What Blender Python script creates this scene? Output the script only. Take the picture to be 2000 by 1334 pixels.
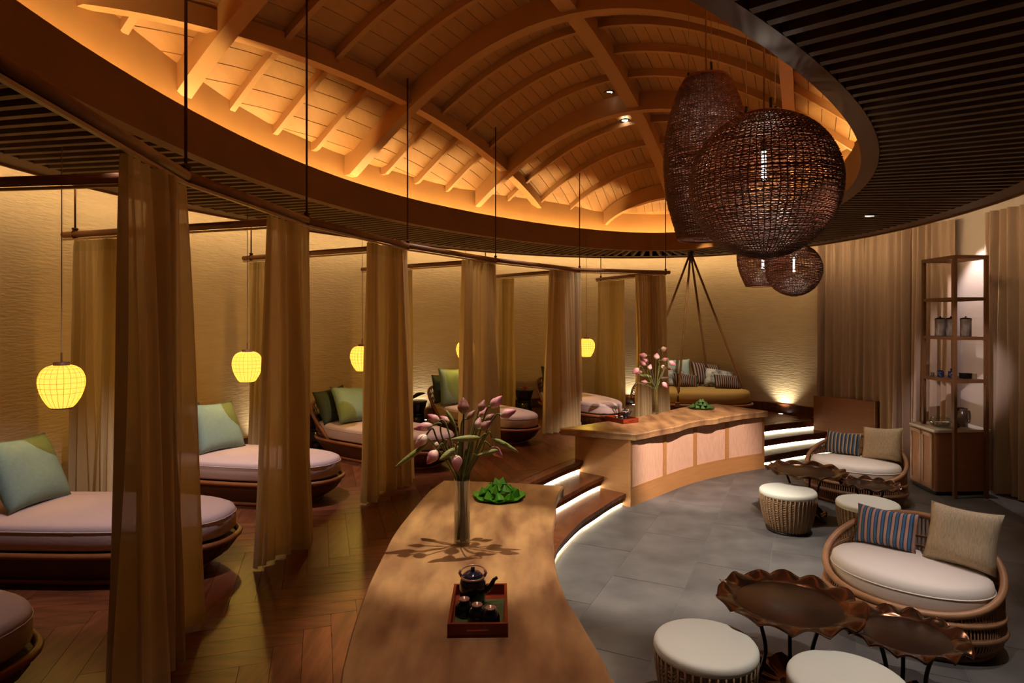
import bpy, math, random
from mathutils import Vector, Matrix
random.seed(7)
R = random.Random(7)
PI = math.pi
sc = bpy.context.scene
for o in list(bpy.data.objects): bpy.data.objects.remove(o)
C = sc.collection

# ------------------------------------------------------------------ camera, world, exposure
CAMZ = 2.2; F = 1220.0; HOR = 622.0
cd = bpy.data.cameras.new('camera'); cam = bpy.data.objects.new('camera', cd); C.objects.link(cam)
cd.sensor_width = 36.0; cd.lens = 36.0*F/2000.0; cd.shift_y = -(667-HOR)/2000.0
cd.clip_start = 0.05; cd.clip_end = 100
cam.location = (0, 0, CAMZ); cam.rotation_euler = (PI/2, 0, 0)
sc.camera = cam
w = bpy.data.worlds.new('world'); sc.world = w; w.use_nodes = True
w.node_tree.nodes['Background'].inputs[0].default_value = (1.0, 0.72, 0.5, 1)
w.node_tree.nodes['Background'].inputs[1].default_value = 0.012
sc.view_settings.view_transform = 'Standard'; sc.view_settings.look = 'None'
sc.view_settings.gamma = 1.0; sc.view_settings.use_curve_mapping = False
sc.view_settings.exposure = 0.0
cy = sc.cycles
cy.use_denoising = True; cy.max_bounces = 7; cy.diffuse_bounces = 3; cy.glossy_bounces = 3
cy.transmission_bounces = 4; cy.transparent_max_bounces = 10; cy.sample_clamp_indirect = 4.0
cy.caustics_reflective = False; cy.caustics_refractive = False

# light levels, all in one place
L_DOME_COVE = 112.0; L_WALL_COVE = 30.0; L_STEP = 24.0; L_LANTERN = 2.1; L_LANTERN_BULB = 24.0; L_BULB = 25.0; L_PENDANT = 40.0
COL_DOME = (1.0, 0.72, 0.31); COL_WALL = (1.0, 0.70, 0.36); COL_STEP = (1.0, 0.83, 0.52)
COL_LANTERN = (1.0, 0.47, 0.06)
def spot(name, loc, target, power, angle, color=(1, .86, .7), blend=.6, radius=.03):
    ld = bpy.data.lights.new(name, 'SPOT'); ld.energy = power; ld.spot_size = math.radians(angle)
    ld.spot_blend = blend; ld.color = color; ld.shadow_soft_size = radius*.7
    o = bpy.data.objects.new(name, ld); C.objects.link(o); o.location = loc
    o.rotation_euler = (Vector(target)-Vector(loc)).to_track_quat('-Z', 'Y').to_euler()
    return o
SPOTS = [
 # loc, target, watts, cone, colour
 ((-0.05, 4.05, 4.9), (-0.28, 3.75, .86), 640, 26, (1, .86, .66)),      # vase on the near counter
 ((-0.1, 2.6, 4.7), (-.15, 2.6, .86), 150, 44, (1, .78, .66)),          # tray on the near counter
 ((0.3, 5.6, 5.0), (-0.05, 4.7, .86), 300, 26, (1, .82, .55)),            # leaf plate
 ((2.1, 7.4, 4.9), (2.1, 8.7, .86), 330, 34, (1, .74, .45)),            # far counter top
 ((2.9, 5.2, 3.37), (2.3, 8.5, .35), 1450, 40, (1, .80, .70)),           # far counter front
 ((.9, 5.4, 4.9), (1.4, 6.0, 0), 1500, 42, (1, .93, .82)),              # slate floor
 ((2.0, 3.1, 3.37), (1.6, 3.4, .4), 190, 70, (1, .92, .86)),             # near tables and stools
 ((3.3, 3.9, 3.37), (2.85, 4.35, .45), 130, 46, (1, .88, .84)),         # near sofa
 ((3.45, 6.2, 3.37), (3.2, 6.5, .4), 170, 64, (1, .92, .86)),             # far tables and stools
 ((4.23, 7.38, 3.37), (4.25, 7.6, .4), 90, 56, (1, .88, .76)),          # far sofa
 ((3.9, 5.6, 3.36), (5.75, 8.05, 1.5), 230, 20, (1, .86, .86)),
 ((5.96, 8.22, 3.50), (6.22, 8.34, 1.3), 120, 62, (1, .84, .82)),          # tower shelf: lamp added in the cove to brighten the niche wall
 ((-1.95, 3.5, 3.35), (-3.0, 4.45, .9), 150, 58, (1, .86, .92)),         # daybeds
 ((-1.98, 5.3, 3.35), (-2.6, 6.25, .9), 200, 58, (1, .87, .92)),
 ((-.75, 6.8, 4.6), (-1.5, 7.4, .8), 170, 36, (1, .87, .92)),
 ((.35, 8.5, 4.6), (-.4, 9.3, .8), 170, 34, (1, .87, .90)),
 ((1.45, 9.5, 4.4), (1.1, 10.4, .8), 170, 32, (1, .86, .84)),
 ((-3.0, 2.7, 3.35), (-2.8, 2.8, .8), 30, 46, (1, .86, .92)),
 ((3.1, 10.3, 4.0), (3.3, 11.4, 1.0), 220, 44, (1, .84, .58)),          # swing bed
 ((-.3, 7.4, 4.6), (-.1, 8.0, .44), 130, 36, (1, .66, .36)),            # timber floor
]
for k, (a, b, p, an, col) in enumerate(SPOTS): spot('downlight_beam', a, b, p, an, col)
UPLIGHTS = []   # filled with the wall geometry below

# ------------------------------------------------------------------ materials
def lin(c):
    return tuple(((x/255)/12.92 if x/255 <= .04045 else ((x/255+.055)/1.055)**2.4) for x in c)
def mat(name, col, rough=.6, noise=0.0, nscale=6, stretch=(1, 1, 1), bump=0.0, bscale=40, bstretch=None,
        rnd=0.0, metal=0.0, spec=.4, col2=None, coat=0.0, detail=4, coord='Object', bdist=.01):
    m = bpy.data.materials.new(name); m.use_nodes = True
    nt = m.node_tree; N = nt.nodes; P = N['Principled BSDF']
    P.inputs['Roughness'].default_value = rough; P.inputs['Metallic'].default_value = metal
    P.inputs['Specular IOR Level'].default_value = spec; P.inputs['Coat Weight'].default_value = coat
    P.inputs['Coat Roughness'].default_value = .15
    c1 = lin(col)+(1,)
    tc = N.new('ShaderNodeTexCoord'); src = None
    if noise > 0 or col2:
        mp = N.new('ShaderNodeMapping'); mp.inputs['Scale'].default_value = stretch
        nt.links.new(tc.outputs[coord], mp.inputs['Vector'])
        nz = N.new('ShaderNodeTexNoise'); nz.inputs['Scale'].default_value = nscale; nz.inputs['Detail'].default_value = detail
        if rnd > 0:
            oi = N.new('ShaderNodeObjectInfo'); ml = N.new('ShaderNodeMath'); ml.operation = 'MULTIPLY'; ml.inputs[1].default_value = 37.0
            nt.links.new(oi.outputs['Random'], ml.inputs[0])
            cb = N.new('ShaderNodeVectorMath'); cb.operation = 'ADD'
            nt.links.new(mp.outputs[0], cb.inputs[0]); nt.links.new(ml.outputs[0], cb.inputs[1])
            nt.links.new(cb.outputs[0], nz.inputs['Vector'])
        else: nt.links.new(mp.outputs[0], nz.inputs['Vector'])
        rp = N.new('ShaderNodeValToRGB')
        rp.color_ramp.elements[0].position = .3; rp.color_ramp.elements[1].position = .72
        k2 = lin(col2)+(1,) if col2 else tuple(x*(1-noise) for x in c1[:3])+(1,)
        rp.color_ramp.elements[0].color = k2; rp.color_ramp.elements[1].color = c1
        nt.links.new(nz.outputs['Fac'], rp.inputs[0]); src = rp.outputs[0]
    if rnd > 0:
        oi = N.new('ShaderNodeObjectInfo'); hs = N.new('ShaderNodeHueSaturation')
        mr = N.new('ShaderNodeMapRange'); mr.inputs[3].default_value = 1-rnd; mr.inputs[4].default_value = 1+rnd
        nt.links.new(oi.outputs['Random'], mr.inputs[0]); nt.links.new(mr.outputs[0], hs.inputs['Value'])
        if src: nt.links.new(src, hs.inputs['Color'])
        else: hs.inputs['Color'].default_value = c1
        src = hs.outputs[0]
    if src: nt.links.new(src, P.inputs['Base Color'])
    else: P.inputs['Base Color'].default_value = c1
    if bump > 0:
        mp = N.new('ShaderNodeMapping'); mp.inputs['Scale'].default_value = bstretch or stretch
        nt.links.new(tc.outputs[coord], mp.inputs['Vector'])
        nz = N.new('ShaderNodeTexNoise'); nz.inputs['Scale'].default_value = bscale; nz.inputs['Detail'].default_value = 5
        nt.links.new(mp.outputs[0], nz.inputs['Vector'])
        bp = N.new('ShaderNodeBump'); bp.inputs['Strength'].default_value = bump; bp.inputs['Distance'].default_value = bdist
        nt.links.new(nz.outputs['Fac'], bp.inputs['Height']); nt.links.new(bp.outputs[0], P.inputs['Normal'])
    return m
def emit(name, col, strength):
    m = bpy.data.materials.new(name); m.use_nodes = True; nt = m.node_tree; nt.nodes.clear()
    e = nt.nodes.new('ShaderNodeEmission'); e.inputs[0].default_value = col+(1,); e.inputs[1].default_value = strength
    o = nt.nodes.new('ShaderNodeOutputMaterial'); nt.links.new(e.outputs[0], o.inputs[0]); return m
def shade(name, col, strength, thru):
    m = emit(name, col, strength); nt = m.node_tree; N = nt.nodes
    e = [n for n in N if n.type == 'EMISSION'][0]; o = [n for n in N if n.type == 'OUTPUT_MATERIAL'][0]
    t = N.new('ShaderNodeBsdfTransparent'); mx = N.new('ShaderNodeMixShader'); mx.inputs[0].default_value = thru
    nt.links.new(e.outputs[0], mx.inputs[1]); nt.links.new(t.outputs[0], mx.inputs[2]); nt.links.new(mx.outputs[0], o.inputs[0]); return m
def point(name, loc, power, color, radius=.03, parent=None):
    ld = bpy.data.lights.new(name, 'POINT'); ld.energy = power; ld.color = color; ld.shadow_soft_size = radius
    o = bpy.data.objects.new(name, ld); C.objects.link(o); o.location = loc; o.parent = parent; return o
def sheer(name, col, transp=.14, transl=.5, noise=.12):
    m = bpy.data.materials.new(name); m.use_nodes = True; nt = m.node_tree; nt.nodes.clear(); N = nt.nodes
    o = N.new('ShaderNodeOutputMaterial'); d = N.new('ShaderNodeBsdfDiffuse'); t = N.new('ShaderNodeBsdfTranslucent'); tr = N.new('ShaderNodeBsdfTransparent')
    tc = N.new('ShaderNodeTexCoord'); mp = N.new('ShaderNodeMapping'); mp.inputs['Scale'].default_value = (60, 60, 4)
    nz = N.new('ShaderNodeTexNoise'); nz.inputs['Scale'].default_value = 4
    rp = N.new('ShaderNodeValToRGB'); c = lin(col)
    rp.color_ramp.elements[0].color = tuple(x*(1-noise) for x in c)+(1,); rp.color_ramp.elements[1].color = c+(1,)
    nt.links.new(tc.outputs['Object'], mp.inputs[0]); nt.links.new(mp.outputs[0], nz.inputs[0]); nt.links.new(nz.outputs[0], rp.inputs[0])
    for s in (d, t): nt.links.new(rp.outputs[0], s.inputs[0])
    m1 = N.new('ShaderNodeMixShader'); m1.inputs[0].default_value = transl
    nt.links.new(d.outputs[0], m1.inputs[1]); nt.links.new(t.outputs[0], m1.inputs[2])
    m2 = N.new('ShaderNodeMixShader'); m2.inputs[0].default_value = transp
    nt.links.new(m1.outputs[0], m2.inputs[1]); nt.links.new(tr.outputs[0], m2.inputs[2]); nt.links.new(m2.outputs[0], o.inputs[0])
    return m
def glass(name, tint=(1, 1, 1), gloss=.5):
    m = bpy.data.materials.new(name); m.use_nodes = True; nt = m.node_tree; nt.nodes.clear(); N = nt.nodes
    o = N.new('ShaderNodeOutputMaterial'); t = N.new('ShaderNodeBsdfTransparent'); t.inputs[0].default_value = tint+(1,)
    g = N.new('ShaderNodeBsdfGlossy'); g.inputs['Roughness'].default_value = .03
    lw = N.new('ShaderNodeLayerWeight'); lw.inputs[0].default_value = .25
    ml = N.new('ShaderNodeMath'); ml.operation = 'MULTIPLY'; ml.inputs[1].default_value = gloss
    nt.links.new(lw.outputs['Fresnel'], ml.inputs[0])
    mx = N.new('ShaderNodeMixShader'); nt.links.new(ml.outputs[0], mx.inputs[0])
    nt.links.new(t.outputs[0], mx.inputs[1]); nt.links.new(g.outputs[0], mx.inputs[2]); nt.links.new(mx.outputs[0], o.inputs[0])
    return m
def stripes(name, bands, rough=.85, axis=0, count=11.0, wob=.01):
    """striped cloth: bands = [(position 0..1, colour)] repeated `count` times over the generated axis"""
    m = bpy.data.materials.new(name); m.use_nodes = True; nt = m.node_tree; N = nt.nodes; P = N['Principled BSDF']
    P.inputs['Roughness'].default_value = rough; P.inputs['Specular IOR Level'].default_value = .15
    tc = N.new('ShaderNodeTexCoord'); sp = N.new('ShaderNodeSeparateXYZ'); nt.links.new(tc.outputs['Generated'], sp.inputs[0])
    nz = N.new('ShaderNodeTexNoise'); nz.inputs['Scale'].default_value = 90; nt.links.new(tc.outputs['Generated'], nz.inputs[0])
    a = N.new('ShaderNodeMath'); a.operation = 'MULTIPLY_ADD'; a.inputs[1].default_value = wob
    nt.links.new(nz.outputs[0], a.inputs[0]); nt.links.new(sp.outputs[axis], a.inputs[2])
    b = N.new('ShaderNodeMath'); b.operation = 'MULTIPLY'; b.inputs[1].default_value = count; nt.links.new(a.outputs[0], b.inputs[0])
    f = N.new('ShaderNodeMath'); f.operation = 'FRACT'; nt.links.new(b.outputs[0], f.inputs[0])
    rp = N.new('ShaderNodeValToRGB'); rp.color_ramp.interpolation = 'CONSTANT'
    el = rp.color_ramp.elements; el[0].position = bands[0][0]; el[0].color = lin(bands[0][1])+(1,)
    el[1].position = bands[1][0]; el[1].color = lin(bands[1][1])+(1,)
    for p, c in bands[2:]:
        e = el.new(p); e.color = lin(c)+(1,)
    nt.links.new(f.outputs[0], rp.inputs[0]); nt.links.new(rp.outputs[0], P.inputs['Base Color'])
    return m
def budmat(name, tip, mid, base):
    m = bpy.data.materials.new(name); m.use_nodes = True; nt = m.node_tree; N = nt.nodes; P = N['Principled BSDF']
    P.inputs['Roughness'].default_value = .5
    tc = N.new('ShaderNodeTexCoord'); sp = N.new('ShaderNodeSeparateXYZ'); nt.links.new(tc.outputs['Generated'], sp.inputs[0])
    rp = N.new('ShaderNodeValToRGB'); el = rp.color_ramp.elements
    el[0].color = lin(base)+(1,); el[0].position = .02; el[1].color = lin(tip)+(1,); el[1].position = .95
    e = el.new(.45); e.color = lin(mid)+(1,)
    nt.links.new(sp.outputs[2], rp.inputs[0]); nt.links.new(rp.outputs[0], P.inputs['Base Color']); return m

M = dict(
 plaster=mat('plaster', (214, 190, 154), .9, .10, 3, (1, 1, 5), .55, 8, (1, 1, 6), spec=.15, bdist=.02),
 white_wall=mat('white_wall', (206, 192, 184), .9, .04, 3, spec=.15),
 slate=mat('slate', (96, 91, 87), .52, 0, 3.0, (1, 1, 1), .25, 9, rnd=.05, col2=(72, 68, 66), spec=.35, detail=8),
 grout=mat('grout', (98, 94, 90), .8),
 floor_wood=mat('floor_wood', (122, 70, 42), .34, 0, 3, (1, 9, 1), .12, 22, (1, 12, 1), rnd=.24, col2=(86, 46, 26), spec=.45),
 floor_wood_v=mat('floor_wood_v', (122, 70, 42), .34, 0, 3, (9, 1, 1), .12, 22, (12, 1, 1), rnd=.24, col2=(86, 46, 26), spec=.45),
 riser_wood=mat('riser_wood', (104, 58, 36), .6, .2, 4, spec=.25),
 step_wood=mat('step_wood', (112, 62, 36), .26, 0, 4, (3, 3, 1), 0, rnd=.15, col2=(78, 40, 22), spec=.55),
 top_wood=mat('top_wood', (188, 146, 98), .36, 0, 2.6, (2.6, .8, 1), .06, 12, (6, 1, 1), col2=(116, 78, 54), spec=.35, detail=12),
 body_wood=mat('body_wood', (176, 124, 74), .5, .14, 4, (1, 1, 9), rnd=.04, spec=.3),
 cane=mat('cane', (214, 168, 138), .85, .2, 70, (1, 1, .12), .4, 120, spec=.15),
 cane_x=mat('cane_x', (214, 168, 138), .85, .2, 70, (.12, .12, 1), .4, 120, spec=.15),
 dome=mat('dome', (168, 122, 74), .55, .12, 2.5, (9, 1, 1), rnd=.05, spec=.3),
 beam=mat('beam', (172, 126, 78), .5, .10, 3, spec=.3),
 slat=mat('slat', (110, 82, 56), .6, .15, 4, rnd=.06, spec=.3),
 backing=mat('backing', (24, 17, 12), .9, spec=.1),
 fascia=mat('fascia', (122, 80, 40), .5, .18, 2, (1, 1, 2), spec=.25),
 sheer=sheer('sheer', (214, 190, 144), .07, .30, .05),
 sheer_hem=sheer('sheer_hem', (204, 182, 132), .03, .28),
 drape=sheer('drape', (190, 164, 144), .0, .08, .12),
 rod=mat('rod', (134, 90, 54), .5, .3, 6, (1, 1, 1), spec=.3),
 track=mat('track', (176, 140, 100), .5),
 rope=mat('rope', (92, 58, 36), .9, .35, 60, bump=.6, bscale=120, spec=.1),
 rope_light=mat('rope_light', (140, 100, 64), .9, .35, 60, bump=.6, bscale=120, spec=.1),
 cord=mat('cord', (150, 120, 84), .7),
 wicker_dark=mat('wicker_dark', (92, 54, 30), .5, .35, 30, (1, 1, 4), .5, 60, spec=.35),
 wicker_rim=mat('wicker_rim', (140, 84, 46), .42, .2, 14, spec=.4),
 rattan=mat('rattan', (168, 120, 82), .45, .2, 16, spec=.4),
 rattan_dark=mat('rattan_dark', (126, 88, 60), .5, .25, 16, spec=.4),
 liner=mat('liner', (52, 36, 26), .8, .3, 20, spec=.1),
 stool_weave=mat('stool_weave', (158, 126, 96), .6, .25, 40, (1, 1, 3), .4, 90, spec=.3),
 pendant=mat('pendant', (128, 74, 52), .5, .4, 16, rnd=.05, spec=.35),
 mattress=mat('mattress', (196, 172, 166), .9, .05, 8, bump=.12, bscale=60, spec=.1),
 mustard=mat('mustard', (178, 142, 84), .9, .06, 8, spec=.1),
 cream=mat('cream', (226, 212, 200), .62, .03, 5, bump=.1, bscale=7, spec=.25),
 stool_top=mat('stool_top', (224, 220, 204), .55, .02, 5, spec=.25),
 green=mat('green', (124, 146, 134), .85, .10, 40, bump=.2, bscale=90, spec=.15),
 dark_green=mat('dark_green', (66, 74, 68), .9, .12, 40, bump=.2, bscale=90, spec=.1),
 sage=mat('sage', (176, 192, 186), .85, .08, 40, spec=.15),
 linen=mat('linen', (204, 184, 152), .9, .28, 130, (1, 1, .15), .4, 140, spec=.1),
 bronze=mat('bronze', (118, 80, 54), .19, 0, 5, (1, 1, 1), .12, 5, metal=.85, col2=(70, 42, 28), spec=.5, detail=6),
 bronze_disc=mat('bronze_disc', (72, 48, 36), .3, 0, 5, (1, 1, 1), .05, 9, metal=.6, col2=(50, 33, 25), spec=.5, detail=6),
 iron=mat('iron', (34, 24, 20), .35, spec=.5, metal=.4),
 black_glaze=mat('black_glaze', (18, 20, 26), .12, .3, 14, spec=.6, coat=.4),
 blue_glaze=mat('blue_glaze', (34, 52, 92), .12, 0, 14, col2=(20, 22, 34), spec=.6, coat=.4),
 copper_rim=mat('copper_rim', (196, 150, 128), .25, spec=.6, metal=.3),
 tray=mat('tray', (128, 46, 22), .32, .25, 6, (1, 5, 1), spec=.45),
 tray_mat=mat('tray_mat', (84, 92, 48), .6, .2, 30),
 leaf=mat('leaf', (92, 176, 52), .42, .22, 16, spec=.4, rnd=.1),
 leaf_dark=mat('leaf_dark', (64, 96, 44), .45, .25, 16, spec=.4, rnd=.1),
 roll=mat('roll', (134, 136, 72), .6, .35, 40, (1, 1, 4), .5, 60, rnd=.1),
 stem=mat('stem', (92, 96, 44), .55, .2, 12, rnd=.12),
 stem_dark=mat('stem_dark', (70, 50, 34), .55, .2, 12),
 bud=budmat('bud', (176, 84, 112), (214, 148, 158), (226, 190, 172)),
 bud_dark=budmat('bud_dark', (116, 62, 66), (158, 108, 100), (150, 128, 92)),
 bud_pale=budmat('bud_pale', (206, 128, 140), (232, 190, 186), (232, 214, 190)),
 glass=glass('glass', (.93, .95, .92)), water=glass('water', (.66, .66, .50), .3),
 lantern=shade('lantern', COL_LANTERN, L_LANTERN, .3), lantern_cap=mat('lantern_cap', (92, 58, 36), .5),
 led_dome=emit('led_dome', COL_DOME, L_DOME_COVE), led_wall=emit('led_wall', COL_WALL, L_WALL_COVE),
 led_step=emit('led_step', COL_STEP, L_STEP), bulb=emit('bulb', (1, .93, .84), L_BULB), lens=emit('lens', (1, .95, .85), 14.0),
 lens_warm=emit('lens_warm', (1, .62, .3), 12.0),
 black_metal=mat('black_metal', (20, 18, 17), .4, metal=.3),
 cab_wood=mat('cab_wood', (152, 100, 66), .45, .16, 4, (1, 1, 7), spec=.35),
 cab_door=mat('cab_door', (188, 140, 100), .5, .1, 4, (1, 1, 7), spec=.3),
 stone=mat('stone', (196, 184, 168), .3, .06, 8, spec=.4),
 tower=mat('tower', (112, 74, 46), .4, .15, 5, (1, 1, 6), spec=.4),
 jug=mat('jug', (84, 62, 48), .3, .3, 9, spec=.5, coat=.3),
 jar=mat('jar', (42, 34, 34), .2, 0, 9, (1, 1, .6), col2=(140, 122, 106), spec=.5, coat=.3, detail=2),
 floral=mat('floral', (206, 204, 202), .85, 0, 9, (1, 1, 1), col2=(52, 52, 58), spec=.1, detail=3),
 pink=mat('pink', (170, 40, 70), .6),
 stripe_blue=stripes('stripe_blue', [(0, (190, 150, 132)), (.34, (52, 66, 96)), (.46, (78, 116, 150)), (.78, (46, 58, 84)), (.9, (150, 120, 110))], count=9.5),
 stripe_pale=stripes('stripe_pale', [(0, (196, 172, 140)), (.3, (60, 76, 98)), (.75, (112, 128, 144)), (.88, (70, 84, 104))], count=9.5),
 stripe_brown=stripes('stripe_brown', [(0, (164, 132, 116)), (.3, (60, 50, 54)), (.6, (50, 44, 50)), (.85, (120, 100, 94))], count=13),
)

# ------------------------------------------------------------------ mesh helpers
class MB:
    def __init__(s): s.v = []; s.f = []
    def add(s, v, f):
        o = len(s.v); s.v += [tuple(p) for p in v]; s.f += [tuple(i+o for i in q) for q in f]; return s
    def box(s, c, d, rz=0.0, mtx=None):
        x, y, z = d[0]/2, d[1]/2, d[2]/2
        P = [Vector((a*x, b*y, e*z)) for e in (-1, 1) for a, b in ((-1, -1), (1, -1), (1, 1), (-1, 1))]
        m = mtx if mtx is not None else Matrix.Rotation(rz, 3, 'Z')
        c = Vector(c)
        return s.add([m@p+c for p in P], [(3, 2, 1, 0), (4, 5, 6, 7), (0, 1, 5, 4), (1, 2, 6, 5), (2, 3, 7, 6), (3, 0, 4, 7)])
    def bar(s, a, b, wd, ht, up=(0, 0, 1)):
        a = Vector(a); b = Vector(b); d = (b-a); L = d.length; d.normalize()
        u = Vector(up); x = d.cross(u); x.normalize(); u = x.cross(d)
        m = Matrix((x, d, u)).transposed()
        return s.box((a+b)/2, (wd, L, ht), mtx=m)
    def tube(s, path, r, n=6, closed=False, cap=True):
        P = [Vector(p) for p in path]; k = len(P)
        rad = r if callable(r) else (lambda i: r[i] if isinstance(r, (list, tuple)) else r)
        T = []
        for i in range(k):
            a = P[(i-1) % k] if (closed or i > 0) else P[i]; b = P[(i+1) % k] if (closed or i < k-1) else P[i]
            t = b-a; T.append(t.normalized() if t.length > 1e-9 else Vector((0, 0, 1)))
        ref = Vector((0, 0, 1)) if abs(T[0].z) < .9 else Vector((1, 0, 0))
        nrm = T[0].cross(ref).normalized(); V = []
        for i in range(k):
            nrm = (nrm-T[i]*nrm.dot(T[i]))
            nrm = nrm.normalized() if nrm.length > 1e-6 else T[i].orthogonal().normalized()
            bi = T[i].cross(nrm); q = rad(i)
            for j in range(n):
                a = 2*PI*j/n; V.append(P[i]+(nrm*math.cos(a)+bi*math.sin(a))*q)
        Fc = []
        for i in range(k if closed else k-1):
            i2 = (i+1) % k
            for j in range(n): j2 = (j+1) % n; Fc.append((i*n+j, i*n+j2, i2*n+j2, i2*n+j))
        if cap and not closed:
            Fc.append(tuple(range(n))[::-1]); Fc.append(tuple((k-1)*n+j for j in range(n)))
        return s.add(V, Fc)
    def lathe(s, prof, n=24, mod=None, c=(0, 0, 0), cap=True):
        V = []; k = len(prof)
        for i, (r, z) in enumerate(prof):
            for j in range(n):
                a = 2*PI*j/n; q = r*(mod(i, j) if mod else 1); V.append((c[0]+q*math.cos(a), c[1]+q*math.sin(a), c[2]+z))
        Fc = [(i*n+j, i*n+(j+1) % n, (i+1)*n+(j+1) % n, (i+1)*n+j) for i in range(k-1) for j in range(n)]
        if cap: Fc += [tuple(range(n))[::-1], tuple((k-1)*n+j for j in range(n))]
        return s.add(V, Fc)
    def rows(s, rowlist, closed=False):
        """skin between point rows of equal length; closed joins each row's end to its start"""
        n = len(rowlist[0]); V = [p for r in rowlist for p in r]; Fc = []
        for i in range(len(rowlist)-1):
            for j in range(n if closed else n-1):
                j2 = (j+1) % n; Fc.append((i*n+j, i*n+j2, (i+1)*n+j2, (i+1)*n+j))
        return s.add(V, Fc)
    def prism(s, poly, z0, z1):
        n = len(poly); V = [(p[0], p[1], z0) for p in poly]+[(p[0], p[1], z1) for p in poly]
        return s.add(V, [tuple(range(n))[::-1], tuple(range(n, 2*n))]+[(i, (i+1) % n, n+(i+1) % n, n+i) for i in range(n)])
    def band(s, A, B, z0, z1, closed=False):
        """rectangular section swept between two plan polylines A (inner) and B (outer); z0/z1 may be lists"""
        k = len(A); g = lambda z, i: z[i] if isinstance(z, (list, tuple)) else z
        V = []
        for i in range(k):
            V += [(A[i][0], A[i][1], g(z0, i)), (B[i][0], B[i][1], g(z0, i)), (B[i][0], B[i][1], g(z1, i)), (A[i][0], A[i][1], g(z1, i))]
        Fc = []
        for i in range(k if closed else k-1):
            a, b = i*4, ((i+1) % k)*4
            for j in range(4): Fc.append((a+j, a+(j+1) % 4, b+(j+1) % 4, b+j))
        if not closed: Fc += [(3, 2, 1, 0), tuple((k-1)*4+j for j in range(4))]
        return s.add(V, Fc)
    def mesh(s, name, m, smooth=False):
        me = bpy.data.meshes.new(name); me.from_pydata(s.v, [], s.f); me.update()
        if smooth: me.polygons.foreach_set('use_smooth', [True]*len(me.polygons))
        if m is not None: me.materials.append(M[m] if isinstance(m, str) else m)
        return me
    def build(s, name, m, parent=None, smooth=False, loc=None, fix=False):
        me = s.mesh(name, m, smooth)
        if fix:
            import bmesh
            bm = bmesh.new(); bm.from_mesh(me); bmesh.ops.recalc_face_normals(bm, faces=bm.faces); bm.to_mesh(me); bm.free()
        return link(name, me, parent, loc)
def link(name, me, parent=None, loc=None):
    o = bpy.data.objects.new(name, me); C.objects.link(o)
    if parent is not None: o.parent = parent
    if loc is not None: o.location = loc
    return o
def tag(o, label, cat, group=None):
    o['label'] = label; o['category'] = cat
    if group: o['group'] = group
    return o
def thing(name, label, cat, loc=(0, 0, 0), rz=0.0, group=None):
    o = bpy.data.objects.new(name, None); o.empty_display_size = .1; C.objects.link(o)
    o.location = loc; o.rotation_euler = (0, 0, rz); return tag(o, label, cat, group)
def struct(name, o=None):
    if o is None: o = bpy.data.objects.new(name, None); C.objects.link(o)
    o['kind'] = 'structure'; return o
def copy_tree(o, parent=None):
    c = o.copy(); C.objects.link(c)
    if parent is not None: c.parent = parent
    for ch in list(o.children): copy_tree(ch, c)
    return c
def clone(root, loc, rz, label=None, group=None):
    c = copy_tree(root); c.location = loc; c.rotation_euler = (0, 0, rz)
    if label: c['label'] = label
    if group: c['group'] = group
    return c
def at(px, py, h):
    d = F*h/(py-HOR); return ((px-1000)/F*d, d)
def atd(px, py, d): return Vector(((px-1000)/F*d, d, CAMZ-(py-HOR)/F*d))
def lerp(a, b, t): return a+(b-a)*t
def mix2(p, q, t): return (p[0]+(q[0]-p[0])*t, p[1]+(q[1]-p[1])*t)
def resample(P, step):
    out = [P[0]]; acc = 0
    for a, b in zip(P, P[1:]):
        L = math.hypot(b[0]-a[0], b[1]-a[1]); d = step-acc
        while d <= L:
            out.append(mix2(a, b, d/L)); d += step
        acc = (acc+L) % step
    return out
def spline(P, n=8):
    """Catmull-Rom through P (tuples of any dimension)"""
    out = []; k = len(P)
    for i in range(k-1):
        p0 = P[max(i-1, 0)]; p1 = P[i]; p2 = P[i+1]; p3 = P[min(i+2, k-1)]
        for j in range(n):
            t = j/n; out.append(tuple(.5*(2*b+(c-a)*t+(2*a-5*b+4*c-d)*t*t+(3*b-a-3*c+d)*t**3) for a, b, c, d in zip(p0, p1, p2, p3)))
    out.append(tuple(P[-1])); return out
def offset(P, d):
    out = []; k = len(P)
    for i in range(k):
        a = P[max(i-1, 0)]; b = P[min(i+1, k-1)]; tx, ty = b[0]-a[0], b[1]-a[1]; L = math.hypot(tx, ty) or 1
        out.append((P[i][0]-ty/L*d, P[i][1]+tx/L*d))
    return out

# ------------------------------------------------------------------ plan of the room
RP = (0.5787, 6.1455, 2.4208, 5.1942, -0.4411, 0.0407, 0.0272, -0.034, -0.0094)     # oval opening
OP = (0.7187, 6.4977, 4.2148, 6.2162, -0.455, -0.0212, -0.0069, 0.0018, -0.0392)    # outer edge of the lowered ceiling
H_SOF = CAMZ+1.21; H_LIP = CAMZ+1.526; H_RIM = CAMZ+1.90; RISE = 1.30; W_RING = .116; G_RIM = .2825
def uv(p, t, g):
    cx, cy_, a, b, th, k, c3, d3, s2 = p; a += g; b += g
    return (a*(math.cos(t)*(1+k*math.sin(t))+c3*math.cos(3*t)), b*(math.sin(t)+d3*math.sin(3*t)+s2*math.cos(2*t)))
def w2(p, u, v): return (p[0]+u*math.cos(p[4])-v*math.sin(p[4]), p[1]+u*math.sin(p[4])+v*math.cos(p[4]))
def ring(t, g=0.0): return w2(RP, *uv(RP, t, g))
def outer(t, g=0.0): return w2(OP, *uv(OP, t, g))
def wall(t, g=0.0): return outer(t, .36+.24*math.cos(t)**2+.15*math.cos(t)+.4*max(0, math.cos(t))**1.5+g)
TS = [2*PI*i/240 for i in range(240)]
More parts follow.
